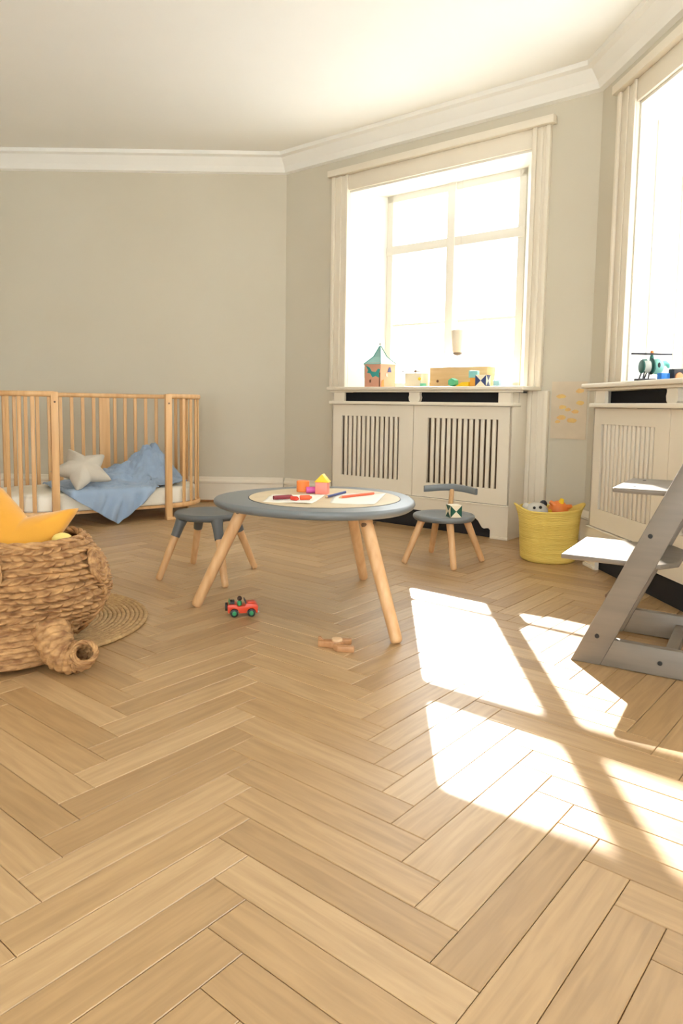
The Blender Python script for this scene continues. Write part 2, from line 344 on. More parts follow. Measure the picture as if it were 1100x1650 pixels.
for i in range(-140, 140):
    for j in range(-30, 30):
        ox, oy = i * PLW + j * PLL, i * PLW - j * PLL
        for (cx, cy, an) in ((ox + PLL / 2, oy + PLW / 2, 0.0), (ox - PLW / 2, oy + PLL / 2, PI / 2)):
            p = Rg @ Vector((cx, cy)) + Vector((0.06, 2.6))
            if inside((p.x, p.y), ROOMX): spots.append((p.x, p.y, an + rotg))
def share(p):
    d = Vector((p[0], p[1], 0)) - Vector((0, 0, CAM_H)); k = d.dot(Fw)
    if k < 0.3: return 0
    u, v = 550 + FPX * d.dot(R2) / k, 758 - FPX * d.dot(U2) / k
    if not (-40 < u < 1140 and v < 1700): return 0
    return CAM_H / k ** 3
spots.sort(key=lambda p: -share(p))
pm = bpy.data.meshes.new('plank'); pm.from_pydata(PV, [], PF); pm.materials.append(OAK); uvmap(pm, [(v[0], v[1]) for v in PV])
rnd = random.Random(3)
for (x, y, an) in spots[:300]:
    o = bpy.data.objects.new('plank', pm); COL.objects.link(o); o.parent = floor
    o.location = (x, y, -rnd.random() * 0.0006); o.rotation_euler = (0, 0, an + (PI if rnd.random() < 0.5 else 0))
vv, ff, uu = [], [], []
for (x, y, an) in spots[300:]:
    o_ = len(vv); ca, sa = math.cos(an), math.sin(an); dz = -rnd.random() * 0.0006
    vv += [(x + ca * p[0] - sa * p[1], y + sa * p[0] + ca * p[1], p[2] + dz) for p in PV]
    ff += [tuple(k + o_ for k in f) for f in PF]; uu += [(p[0], p[1]) for p in PV]
me = bpy.data.meshes.new('plank_field'); me.from_pydata(vv, [], ff); me.materials.append(OAK); uvmap(me, uu)
pf = bpy.data.objects.new('plank_field', me); COL.objects.link(pf); pf.parent = floor; pf['kind'] = 'stuff'

# ---------------------------------------------------------------- radiator covers
def cover(origin, xdir, label, L=1.525, ngap=13, depth=0.25):
    """local x: right end at 0, left end at -L; y into the wall"""
    e = frame2('radiator_cover', origin, xdir, False); tag(e, label, 'radiator cover', 'radiator covers under the windows')
    # carcass behind the front
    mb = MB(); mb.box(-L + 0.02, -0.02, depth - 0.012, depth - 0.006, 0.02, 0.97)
    mb.build('shade_back', DARK, e)  # cover back, with the inner darkness painted on
    mb = MB(); mb.box(-L, -L + 0.02, 0.0, depth - 0.005, 0.0, 0.964); mb.build('end_panel', TRIM, e, 0.002)
    mb = MB(); mb.box(-0.02, 0.0, 0.0, depth - 0.005, 0.0, 0.964); mb.build('end_panel', TRIM, e, 0.002)
    # skirt with ogee cut-out
    def ogee(x, s):   # points of the cut-out end, s=+1 for the right end
        return [(x, 0.0), (x, 0.055), (x - s * 0.012, 0.066), (x - s * 0.03, 0.064), (x - s * 0.045, 0.060), (x - s * 0.06, 0.066), (x - s * 0.075, 0.085), (x - s * 0.09, 0.108), (x - s * 0.11, 0.122), (x - s * 0.135, 0.128), (x - s * 0.15, 0.130)]
    r_, l_ = ogee(-0.126, 1), ogee(-L + 0.126, -1)
    poly = [(0, 0), (0, 0.222), (-L, 0.222), (-L, 0)] + l_ + r_[::-1]
    mb = MB(); mb.prism(poly, 'y', -0.012, 0.010); mb.build('skirt', TRIM, e)
    mb = MB(); mb.box(-L, 0, -0.018, 0.0, 0.215, 0.226); mb.build('skirt_moulding', TRIM, e, 0.004)
    for a, b in ((-0.120, 0.006), (-L - 0.006, -L + 0.120)):
        MB().box(a, b, -0.022, 0.0, 0.0, 0.018).build('foot_block', TRIM, e, 0.004)
    MB().box(-L + 0.02, -0.02, 0.02, 0.024, 0.0, 0.21).build('kick_shade', DARK, e)  # dark sheet painting the shade under the cut-out
    MB().box(-L + 0.02, -0.02, 0.05, 0.054, 0.226, 0.87).build('gap_shade', GAPSHADE, e)  # sheet painted in the shaded tone of the slat gaps
    # two doors with slatted grilles
    slat = None
    half = L / 2
    for k in range(2):
        xr = -0.002 - k * half; xl = -half + 0.002 - k * half
        g0, g1 = (xl + 0.118, xr - 0.097) if k == 0 else (xl + 0.100, xr - 0.122)
        mb = MB(); mb.box(xl, g0, 0, 0.02, 0.228, 0.872); mb.box(g1, xr, 0, 0.02, 0.228, 0.872); mb.box(g0, g1, 0, 0.02, 0.228, 0.33); mb.box(g0, g1, 0, 0.02, 0.787, 0.872)
        d = mb.build('door', TRIM, e)
        pitch = (g1 - g0) / (ngap - 0.42); sw = pitch * 0.60
        for i in range(ngap - 1):
            x = g0 + pitch * (i + 1 - 0.42) + 0.0 + 0.0
            if slat is None:
                mb = MB(); mb.box(-sw / 2, sw / 2, 0.002, 0.018, 0.33, 0.787); slat = mb.build('slat', TRIM, d, 0.003); slat.location = (x + sw / 2 - 0.0, 0, 0)
            else: inst(slat, 'slat', d, (x + sw / 2, 0, 0))
    # ledge, slotted frieze, brackets
    MB().box(-L - 0.012, 0.012, -0.024, 0.10, 0.874, 0.898).build('ledge', TRIM, e, 0.005, segs=3)
    for a, b in ((-0.104, 0.0), (-L, -1.40)): MB().box(a, b, 0.0, 0.02, 0.898, 0.964).build('frieze', TRIM, e)
    MB().prism([(-0.735, 0.898)] + [(-0.726 + 0.0, 0.898), (-0.716, 0.908), (-0.712, 0.93), (-0.718, 0.948), (-0.716, 0.964), (-0.805, 0.964), (-0.803, 0.948), (-0.809, 0.93), (-0.805, 0.908), (-0.795, 0.898)], 'y', 0.0, 0.03).build('bracket', TRIM, e)
    MB().box(-L, 0, 0.085, 0.089, 0.898, 0.964).build('slot_shade', DARK, e)  # dark sheet painting the shade in the slots
    return e
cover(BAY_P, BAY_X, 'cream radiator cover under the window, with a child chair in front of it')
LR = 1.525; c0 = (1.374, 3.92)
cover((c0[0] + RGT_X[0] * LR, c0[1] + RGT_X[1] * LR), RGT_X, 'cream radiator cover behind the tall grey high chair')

# ---------------------------------------------------------------- poster on the pier
zr = math.atan2(BAY_X[1], BAY_X[0])
po = thing('wall_drawing', 'pale paper drawing with yellow flower blots on the pier', 'drawing', (BAY_W[0] + BAY_X[0] * 0.27 - BAY_N[0] * 0.004, BAY_W[1] + BAY_X[1] * 0.27 - BAY_N[1] * 0.004, 0), zr)
mb = MB(); mb.box(-0.118, 0.118, 0, 0.003, 0.67, 1.04); mb.build('sheet', mat('drawing_paper', S(216, 200, 176), 0.9), po)
FLOW = mat('flower_yellow', S(226, 196, 120), 0.9, S(222, 176, 120), (30, 30, 30))
for (fx, fz, r) in ((-0.055, 0.945, 0.028), (0.07, 0.98, 0.026), (0.075, 0.905, 0.024), (-0.04, 0.875, 0.022), (-0.005, 0.86, 0.018), (0.045, 0.845, 0.022), (-0.045, 0.805, 0.028), (0.025, 0.79, 0.03), (-0.07, 0.78, 0.018)):
    n = 10; rr_ = random.Random(int(fx * 1e4)); 
    MB().prism([(fx + r * (0.75 + 0.4 * rr_.random()) * math.cos(2 * PI * k / n) * 1.2, fz + r * (0.6 + 0.4 * rr_.random()) * math.sin(2 * PI * k / n) * 0.7) for k in range(n)], 'y', -0.0006, 0.0004).build('blot', FLOW, po)

# ---------------------------------------------------------------- play table
TZ = 0.475
G = Vector((-0.094, 3.02, 0)); FEET = [(0.214, 2.55), (-0.616, 2.991), (0.12, 3.518)]
tb = thing('play_table', 'large grey play table with three slanted beech legs', 'table', tuple(G))
def pick(R, amp, n=96, th0=math.radians(-57)):
    return [(R * (1 + amp * math.cos(3 * (2 * PI * k / n - th0))) * math.cos(2 * PI * k / n), R * (1 + amp * math.cos(3 * (2 * PI * k / n - th0))) * math.sin(2 * PI * k / n)) for k in range(n)]
def slab(outline_fn, levels, mi=0):
    """stack of scaled outlines: levels = [(inset, z)]"""
    mb = MB(); n = None; v = []; fs = []
    for ins, z in levels:
        o = outline_fn(ins); n = len(o); v += [(x, y, z) for x, y in o]
    k = len(levels)
    fs = [(i * n + j, i * n + (j + 1) % n, (i + 1) * n + (j + 1) % n, (i + 1) * n + j) for i in range(k - 1) for j in range(n)]
    fs += [tuple(range(n))[::-1], tuple(range((k - 1) * n, k * n))]
    return mb.add(v, fs, mi)
top = slab(lambda i: pick(0.425 - i, 0.045), [(0.035, TZ - 0.036), (0.018, TZ - 0.034), (0.006, TZ - 0.026), (0.0, TZ - 0.014), (0.002, TZ - 0.006), (0.008, TZ - 0.001), (0.014, TZ)])
tt = top.build('table_top', GREY, tb, smooth=True, ang=50)
BC = (0.024, 0.0)
def ring(r): return lambda i: [(BC[0] + (r - i) * math.cos(2 * PI * k / 80), BC[1] + (r - i) * math.sin(2 * PI * k / 80)) for k in range(80)]
slab(ring(0.3235), [(0, TZ - 0.004), (0, TZ + 0.0012)]).build('groove', mat('groove_dark', S(70, 70, 72), 0.6), tt)
slab(ring(0.320), [(0, TZ - 0.002), (0, TZ + 0.0016), (0.002, TZ + 0.0025)]).build('play_board', CREAM, tt)
slab(lambda i: pick(0.30 - i, 0.045), [(0.01, TZ - 0.052), (0.0, TZ - 0.046), (0, TZ - 0.034)]).build('under_plate', GREYD, tb, smooth=True)
for (fx, fy) in FEET:
    d = Vector((fx - G.x, fy - G.y, 0))
    lg = MB().leg((d.x * 0.60, d.y * 0.60, TZ - 0.030), (d.x, d.y, 0.001), 0.0265, r2=0.0225).build('leg', BEECH, tb, smooth=True, ang=60)
    t = d * 0.655; u = Vector((-d.y, d.x, 0)).normalized()
    MB().tube([t + u * 0.030 + Vector((0, 0, TZ - 0.062)), t - u * 0.030 + Vector((0, 0, TZ - 0.062))], 0.008, 10).build('hinge_pin', CHROME, lg, smooth=True)
TB = TZ + 0.0026
# papers
def sheet(name, label, pts, z0, lift, group='papers on the play table'):
    """quad sheet with slightly waving surface"""
    P = [Vector((p[0], p[1], 0)) for p in pts]; c = sum(P, Vector()) / 4; n = 14; v = []; fs = []
    for j in range(n + 1):
        for i in range(n + 1):
            s, t = i / n, j / n; p = P[0] * (1 - s) * (1 - t) + P[1] * s * (1 - t) + P[2] * s * t + P[3] * (1 - s) * t - c
            e = max(abs(s - .5), abs(t - .5)) * 2
            v.append((p.x, p.y, lift * max(0, noise.noise((p.x * 9 + c.x * 7, p.y * 9, 0.3)) + 0.15) * e ** 2))
    fs = [(j * (n + 1) + i, j * (n + 1) + i + 1, (j + 1) * (n + 1) + i + 1, (j + 1) * (n + 1) + i) for j in range(n) for i in range(n)]
    o = MB().add(v, fs).build(name, PAPER, None, smooth=True, loc=(c.x, c.y, z0), ang=80)
    md = o.modifiers.new('s', 'SOLIDIFY'); md.thickness = 0.0004; md.offset = 1
    return tag(o, label, 'paper', group)
sheet('paper_sheet', 'white paper sheet under the crayons on the play table', [(-0.315, 2.835), (-0.115, 2.79), (-0.07, 3.07), (-0.30, 3.07)], TB, 0.006)
sheet('paper_sheet', 'white paper sheet under the two pencils on the play table', [(-0.045, 2.82), (0.13, 2.79), (0.20, 3.16), (-0.03, 3.11)], TB + 0.0006, 0.004)
# toys on the table
def lying(name, label, cat, a, b, z, r, m, tip=None, group=None):
    a, b = Vector((a[0], a[1], 0)), Vector((b[0], b[1], 0)); mid = (a + b) / 2; L_ = (b - a).length / 2; rz = math.atan2(b.y - a.y, b.x - a.x)
    t = thing(name, label, cat, (mid.x, mid.y, z), rz, group)
    MB().tube([(-L_ * (0.86 if tip else 1), 0, r), (L_, 0, r)], r, 8).build('shaft', m, t, smooth=True)
    if tip:
        MB().tube([(-L_ * 0.86, 0, r), (-L_ * 0.98, 0, r * 0.9)], [r * 0.95, r * 0.3], 8).build('tip', tip, t, smooth=True)
        MB().tube([(-L_ * 0.96, 0, r * 0.9), (-L_ * 1.0, 0, r * 0.85)], [r * 0.4, r * 0.12], 8).build('lead', m, t, smooth=True)
    else:
        MB().tube([(L_, 0, r), (L_ + r * 0.9, 0, r)], [r * 0.8, r * 0.45], 8).build('tip', m, t, smooth=True)
        MB().tube([(-L_ * 0.8, 0, r), (L_ * 0.75, 0, r)], r * 1.06, 8).build('wrapper', m, t, smooth=True)
    return t
PT = TB + 0.0022
lying('crayon', 'long dark red crayon on the paper', 'crayon', (-0.275, 2.885), (-0.205, 2.925), PT, 0.0085, MAROON, None, 'crayons on the paper')
lying('crayon', 'short bright red crayon stub end touching the dark red crayon', 'crayon', (-0.203, 2.885), (-0.178, 2.870), PT, 0.0085, REDW, None, 'crayons on the paper')
lying('crayon', 'orange-red crayon beside the white sheet edge', 'crayon', (-0.168, 2.895), (-0.128, 2.905), PT, 0.0095, ORW, None, 'crayons on the paper')
lying('pencil', 'short navy blue pencil on the play table', 'pencil', (-0.065, 2.95), (0.018, 3.135), PT, 0.0055, NAVY, BEECH, 'pencils on the paper')
lying('pencil', 'long orange-red pencil on the play table', 'pencil', (-0.010, 2.955), (0.142, 3.105), PT, 0.0055, ORW, BEECH, 'pencils on the paper')
o = MB().lathe([(0.026, 0), (0.029, 0.003), (0.029, 0.047), (0.026, 0.050)], 24).build('toy_block', ORANGE, None, smooth=True, loc=(-0.172, 3.19, TB), ang=40); tag(o, 'orange round toy block on the play table', 'toy block', 'toy blocks on the table')
o = MB().tube([(-0.02, 0, 0.0145), (0.02, 0, 0.0145)], 0.0145, 18).build('toy_block', MAG, None, 0.002, loc=(-0.135, 3.135, TB), rot=(0, 0, 0.15)); tag(o, 'small magenta roller block lying between orange and pink blocks', 'toy block', 'toy blocks on the table')
o = MB().box(-0.027, 0.027, -0.027, 0.027, 0, 0.052).build('toy_block', PINK, None, 0.002, loc=(-0.083, 3.125, TB), rot=(0, 0, -0.18)); tag(o, 'pink cube block carrying the yellow roof block', 'toy block', 'toy blocks on the table')
o = MB().prism([(-0.033, 0), (0.033, 0), (0.002, 0.036)], 'y', -0.026, 0.026).build('toy_block', YEL, None, 0.0015, loc=(-0.083, 3.125, TB + 0.0522), rot=(0, 0, -0.18)); tag(o, 'yellow triangular roof block on top of the pink cube', 'toy block', 'toy blocks on the table')

# ---------------------------------------------------------------- stool and child chair
def round_seat(R, z, t, parent, m, name='seat'):
    rr_ = lambda i: [((R - i) * math.cos(2 * PI * k / 64), (R - i) * math.sin(2 * PI * k / 64)) for k in range(64)]
    lv = [(0.03, z - t), (0.010, z - t), (0.002, z - t * 0.7), (0, z - t * 0.4), (0.003, z - t * 0.12), (0.009, z), (0.04, z - 0.004), (0.10, z - 0.007)]
    return slab(rr_, lv).build(name, m, parent, smooth=True, ang=60)
SF = [(-0.889, 3.431), (-0.797, 3.807), (-0.54, 3.308), (-0.449, 3.712)]; SCN = Vector((-0.669, 3.565, 0))
st = thing('stool', 'round grey stool with grey leg sockets next to the crib', 'stool', tuple(SCN))
round_seat(0.168, 0.325, 0.032, st, GREYD)
for fx, fy in SF:
    d = Vector((fx, fy, 0)) - SCN; tp = Vector((d.x * 0.52, d.y * 0.52, 0.300)); ft = Vector((d.x, d.y, 0.001))
    MB().leg(tp, ft, 0.0205, r2=0.0165).build('leg', BEECH, st, smooth=True, ang=60)
    MB().tube([tp, tp.lerp(ft, 0.12), tp.lerp(ft, 0.30)], [0.030, 0.0255, 0.0225], 18).build('leg_socket', GREYD, st, smooth=True)
CF = [(0.351, 3.885), (0.541, 4.198), (0.604, 3.724), (0.802, 3.963)]; CC = Vector((0.574, 3.943, 0))
ch = thing('child_chair', 'small grey child chair with curved back bar by the radiator cover', 'chair', tuple(CC))
round_seat(0.172, 0.272, 0.030, ch, GREY)
for fx, fy in CF:
    d = Vector((fx, fy, 0)) - CC
    MB().leg((d.x * 0.55, d.y * 0.55, 0.246), (d.x, d.y, 0.001), 0.0205, r2=0.0165).build('leg', BEECH, ch, smooth=True, ang=60)
bd = Vector((0.37, 0.93, 0)).normalized(); bt = Vector((0.93, -0.37, 0)).normalized()
MB().tube([bd * 0.14 + Vector((0, 0, 0.250)), bd * 0.165 + Vector((0, 0, 0.32)), bd * 0.185 + Vector((0, 0, 0.388))], [0.026, 0.024, 0.022], 16, flat=0.6).build('back_post', BEECH, ch, smooth=True)
v = []; nb = 28
for i in range(nb + 1):
    s = -1 + 2 * i / nb; c = bd * (0.188 - 0.055 * s * s) + bt * (0.152 * s)
    hz = 0.376 + 0.006 * math.cos(s * 2.2); ht = 0.040 - 0.004 * abs(s); nrm = (bd + bt * 0.6 * s).normalized()
    for (a, b) in ((-0.010, 0.004), (-0.006, 0), (0.006, 0), (0.010, 0.004), (0.010, ht - 0.004), (0.006, ht), (-0.006, ht), (-0.010, ht - 0.004)):
        v.append(c + nrm * a + Vector((0, 0, hz + b)))
fs = [(i * 8 + k, i * 8 + (k + 1) % 8, (i + 1) * 8 + (k + 1) % 8, (i + 1) * 8 + k) for i in range(nb) for k in range(8)] + [tuple(range(8))[::-1], tuple(range(nb * 8, nb * 8 + 8))]
MB().add(v, fs).build('back_bar', GREY, ch, smooth=True, ang=60)
# patterned cube on the seat
def tri_cube(name, s, mats, label, loc, rz, cat='toy block', group=None, hour=(0, 1, 0, 1)):
    h = s / 2; mb = MB()
    for ax in range(3):
        for sg in (-1, 1):
            def P(u, v_, e=h): 
                p = [0, 0, 0]; p[ax] = sg * e; p[(ax + 1) % 3] = u; p[(ax + 2) % 3] = v_; return (p[0], p[1], p[2] + h)
            q = [P(-h, -h), P(h, -h), P(h, h), P(-h, h), P(0, 0)]
            for k in range(4): mb.add([q[k], q[(k + 1) % 4], q[4]], [(0, 1, 2)], hour[k] if ax < 2 else 0)
    o = mb.build(name, mats, None, loc=loc, rot=(0, 0, rz)); return tag(o, label, cat, group)
tri_cube('toy_block', 0.066, [BLOCKC, GRN], 'ivory and green triangle-patterned cube on the child chair seat', (0.612, 3.835, 0.2728), 0.25, hour=(1, 0, 1, 0))

# ---------------------------------------------------------------- yellow basket with soft toys
yb = thing('storage_basket', 'soft yellow rope basket with two ear handles', 'basket', (1.195, 4.055, 0))
v = []; nth = 96; rows = 30; HB = 0.292
def ybr(z): return 0.152 + 0.016 * (z / HB) ** 0.8 - 0.012 * max(0, 1 - z / 0.02) ** 2
prof = []
for r in range(rows):
    for s in range(4):
        z = (r + s / 4) * HB / rows; prof.append((ybr(z) + 0.0030 * math.sin(PI * s / 4), z))
inner = [(ybr(z) - 0.009, z) for z in (HB, 0.22, 0.12, 0.012)] + [(0.02, 0.012)]
hm = lambda a: max(0, math.cos(a - 0.10)) ** 26 + max(0, -math.cos(a - 0.10)) ** 26
pts = [(0.02, 0.0)] + prof + inner; v = []
for (r, z) in pts:
    for k in range(nth):
        a = 2 * PI * k / nth; lift = (z / HB) ** 6 if r > 0.1 else 0
        rr2 = r + 0.035 * hm(a) * lift; v.append((rr2 * math.cos(a), rr2 * math.sin(a), z + 0.030 * hm(a) * lift - 0.006 * lift * math.sin(a * 2)))
n = len(pts)
fs = [(i * nth + k, i * nth + (k + 1) % nth, (i + 1) * nth + (k + 1) % nth, (i + 1) * nth + k) for i in range(n - 1) for k in range(nth)] + [tuple(range(nth))[::-1], tuple(range((n - 1) * nth, n * nth))]
MB().add(v, fs).build('rope_body', YELROPE, yb, smooth=True, ang=80)
rim = [((ybr(HB) + 0.036 * hm(2 * PI * k / 96)) * math.cos(2 * PI * k / 96), (ybr(HB) + 0.036 * hm(2 * PI * k / 96)) * math.sin(2 * PI * k / 96), HB + 0.002 + 0.030 * hm(2 * PI * k / 96) - 0.006 * math.sin(4 * PI * k / 96)) for k in range(97)]
MB().tube(rim, 0.006, 8, False).build('rim_cord', YELROPE, yb, smooth=True)
FILL = plain('grey_plush', 198, 194, 186, 0.95)
pl_ = thing('plush_toy', 'grey-white plush toy head with dark eyes in the yellow basket', 'plush toy', (1.115, 4.04, 0.235))
MB().sphere((0, 0, 0.045), 0.062, sc=(1.1, 0.95, 0.85)).build('head', FILL, pl_, smooth=True)
MB().sphere((-0.055, 0.01, 0.070), 0.022).build('ear', FILL, pl_, smooth=True); MB().sphere((0.045, 0.02, 0.085), 0.022).build('ear', CHAR, pl_, smooth=True)
MB().sphere((0.01, -0.050, 0.075), 0.009).build('eye', BLACK, pl_, smooth=True); MB().sphere((-0.025, -0.050, 0.072), 0.008).build('eye', BLACK, pl_, smooth=True)
MB().sphere((0, 0.01, -0.09), 0.085, sc=(0.8, 1, 1.0)).build('body', FILL, pl_, smooth=True)
gt = thing('plush_toy', 'orange and yellow knobbly plush toy sticking out of the yellow basket', 'plush toy', (1.255, 4.085, 0.20))
MB().sphere((0, 0, 0.08), 0.058, sc=(1, 0.9, 1)).build('head', ORANGE, gt, smooth=True)
for a in range(6):
    an = a * PI / 3 + 0.3
    MB().tube([(0.03 * math.cos(an), -0.015, 0.09 + 0.03 * math.sin(an)), (0.075 * math.cos(an), -0.012, 0.09 + 0.062 * math.sin(an))], [0.020, 0.010], 10).build('ray', YEL if a % 2 else ORANGE, gt, smooth=True)
MB().sphere((0, 0, -0.06), 0.075, sc=(0.8, 1, 1)).build('body', ORANGE, gt, smooth=True)

# ---------------------------------------------------------------- grey stepped high chair
hc = thing('high_chair', 'tall grey-brown stepped wooden high chair facing the play table', 'high chair', (0.803, 2.408, 0), math.atan2(-0.514, 0.857))
# local x = backwards, y = to the far side
def side(y):
    k = 0.438   # lean of the upright
    up = [(0.0, 0.0), (0.098, 0.0), (0.098 + 0.79 * k, 0.79), (0.79 * k + 0.012, 0.79)]
    u = MB().prism(up, 'y', y, y + 0.032).build('upright', TGREY, hc, 0.003)
    rn = MB().prism([(0.099, 0.002), (0.47, 0.0), (0.475, 0.020), (0.40, 0.092), (0.14, 0.096)], 'y', y, y + 0.032).build('runner', TGREY, hc, 0.003)
    for (sx, sz) in ((0.085, 0.10), (0.235, 0.46), (0.33, 0.66)):
        yy = (y - 0.002, y + 0.004) if y < 0.2 else (y + 0.028, y + 0.034)
        MB().tube([(sx, yy[0], sz), (sx, yy[1], sz)], 0.0075, 12).build('bolt', BLACK, u)
    yy = (y - 0.002, y + 0.004) if y < 0.2 else (y + 0.028, y + 0.034)
    MB().tube([(0.285, yy[0], 0.045), (0.285, yy[1], 0.045)], 0.0075, 12).build('bolt', BLACK, rn)
    gy = (y + 0.0295, y + 0.0325) if y < 0.2 else (y - 0.0005, y + 0.0025)
    for i in range(9):
        z = 0.26 + i * 0.052; x = z * 0.4532
        MB().prism([(x + 0.003, z), (x + 0.078, z), (x + 0.083, z + 0.012), (x + 0.009, z + 0.012)], 'y', gy[0], gy[1]).build('groove', GREYD, u)
side(0.0); side(0.434)
def plate(name, x0, x1, z, y0=0.033, y1=0.433, cut=0.05, t=0.017):
    poly = [(x0, y0 + 0.0), (x1 - cut, y0 + 0.0), (x1, y0 + cut * 1.6), (x1, y1 - cut * 1.6), (x1 - cut, y1), (x0, y1)]
    return MB().prism(poly, 'z', z - t, z).build(name, TGREY, hc, 0.005, segs=3)
fp = plate('foot_plate', -0.055, 0.315, 0.362)
sp = plate('seat', 0.105, 0.40, 0.607)
for p_, x in ((fp, 0.02), (sp, 0.17)):
    pass
MB().tube([(0.16, 0.12, 0.606), (0.16, 0.12, 0.6085)], 0.006, 12).build('screw_hole', BLACK, sp)
MB().tube([(0.16, 0.35, 0.606), (0.16, 0.35, 0.6085)], 0.006, 12).build('screw_hole', BLACK, sp)
MB().box(0.285, 0.325, 0.032, 0.434, 0.030, 0.062).build('crossbar', TGREY, hc, 0.004)
MB().tube([(0.105, 0.032, 0.235), (0.105, 0.434, 0.235)], 0.007, 12).build('tie_rod', CHROME, hc, smooth=True)
def backrest(z):
    v = []; n = 20
    for i in range(n + 1):
        s = -1 + 2 * i / n; x = 0.438 * z + 0.085 - 0.06 * s * s; y = 0.233 + 0.20 * s
        for (a, b) in ((-0.007, -0.03), (0.007, -0.03), (0.007, 0.03), (-0.007, 0.03)): v.append((x + a + b * 0.3, y, z + b))
    fs = [(i * 4 + k, i * 4 + (k + 1) % 4, (i + 1) * 4 + (k + 1) % 4, (i + 1) * 4 + k) for i in range(n) for k in range(4)] + [(3, 2, 1, 0), tuple(range(n * 4, n * 4 + 4))]
    MB().add(v, fs).build('backrest', TGREY, hc, 0.003)
backrest(0.70); backrest(0.755)

# ---------------------------------------------------------------- crib (oval, one side open)
PHI = math.radians(36)
CRX = math.atan2(math.sin(PHI), math.cos(PHI))           # local x: towards the window end, y: towards the wall
CRO = (-1.278, 5.254)                                    # foot of the post at the open side's window end
cr = thing('crib', 'light beech slatted crib with one side open', 'crib', (CRO[0], CRO[1], 0), CRX)
CL, CWD = 0.80, 0.74; RR = CWD / 2; RAILZ = 0.930
# perimeter param: straight front (x 0..-CL at y=0), left end arc, back (y=CWD), right end arc
def peri(s):
    """s in metres, counter-clockwise seen from above, from the left post round the left end, back, right end to the right post"""
    A = PI * RR
    if s < A:
        a = -PI / 2 - s / RR; return (-CL + RR * math.cos(a), RR + RR * math.sin(a), a)
    s -= A
    if s < CL: return (-CL + s, CWD, PI / 2)
    s -= CL
    a = PI / 2 - s / RR; return (RR * math.cos(a), RR + RR * math.sin(a), a)
TOT = 2 * PI * RR + CL
def rail(name, z, w, h, s0=-0.0, s1=TOT, n=90):
    v = []
    for i in range(n + 1):
        x, y, a = peri(s0 + (s1 - s0) * i / n); nx, ny = math.cos(a), math.sin(a)
        for (d, b) in ((-w / 2, 0.006), (-w / 2 + 0.006, 0), (w / 2 - 0.006, 0), (w / 2, 0.006), (w / 2, h - 0.006), (w / 2 - 0.006, h), (-w / 2 + 0.006, h), (-w / 2, h - 0.006)):
            v.append((x + nx * d, y + ny * d, z + b))
    fs = [(i * 8 + k, i * 8 + (k + 1) % 8, (i + 1) * 8 + (k + 1) % 8, (i + 1) * 8 + k) for i in range(n) for k in range(8)] + [tuple(range(8))[::-1], tuple(range(n * 8, n * 8 + 8))]
    return MB().add(v, fs).build(name, BEECHX, cr, smooth=True, ang=50)
rail('top_rail', RAILZ - 0.034, 0.034, 0.034)
rail('bottom_rail', 0.085, 0.030, 0.034)
slat0 = None; pitch = 0.083; ns = int((TOT - 0.10) / pitch); pitch = (TOT - 0.10) / ns
wide = {int(0.57 * ns), int(0.80 * ns)}
for i in range(1, ns):
    x, y, a = peri(0.05 + i * pitch)
    if i in wide:
        MB().box(-0.009, 0.009, -0.042, 0.042, 0.0, RAILZ - 0.03).build('leg_board', BEECHX, cr, 0.004, loc=(x, y, 0), rot=(0, 0, a)); continue
    if slat0 is None:
        slat0 = MB().box(-0.006, 0.006, -0.0135, 0.0135, 0.10, RAILZ - 0.03).build('slat', BEECHX, cr, 0.004, loc=(x, y, 0), rot=(0, 0, a))
    else: inst(slat0, 'slat', cr, (x, y, 0), (0, 0, a))
for px, sx in ((0.0, 1), (-CL, -1)):
    p = MB().box(px - 0.024, px + 0.024, -0.017, 0.017, 0.0, RAILZ - 0.002).build('post', BEECHX, cr, 0.004)
    MB().tube([(px, -0.0185, 0.86), (px, -0.014, 0.86)], 0.007, 10).build('bolt', CHROME, p)
    MB().box(px - 0.024 + 0.0, px + 0.055 * sx if sx > 0 else px + 0.024, -0.03, 0.03, 0.0, 0.022).build('foot', BEECHX, p, 0.003)
# slatted base board under the mattress
def stadium(ins, n=28):
    r = RR - ins; o = []
    for i in range(n + 1): a = -PI / 2 + PI * i / n; o.append((r * math.cos(a), RR + r * math.sin(a)))
    for i in range(n + 1): a = PI / 2 + PI * i / n; o.append((-CL + r * math.cos(a), RR + r * math.sin(a)))
    return o
slab(lambda i: stadium(0.020 + i), [(0.0, 0.088), (0.0, 0.106)]).build('base_board', BEECHX, cr)
mt = slab(lambda i: stadium(0.022 + i), [(0.02, 0.1065), (0.004, 0.112), (0.0, 0.13), (0.0, 0.205), (0.006, 0.222), (0.025, 0.232), (0.08, 0.234)]).build('mattress', LINEN, None, smooth=True, ang=80, loc=(CRO[0], CRO[1], 0), rot=(0, 0, CRX))
tag(mt, 'white sheeted mattress lying in the crib', 'mattress')
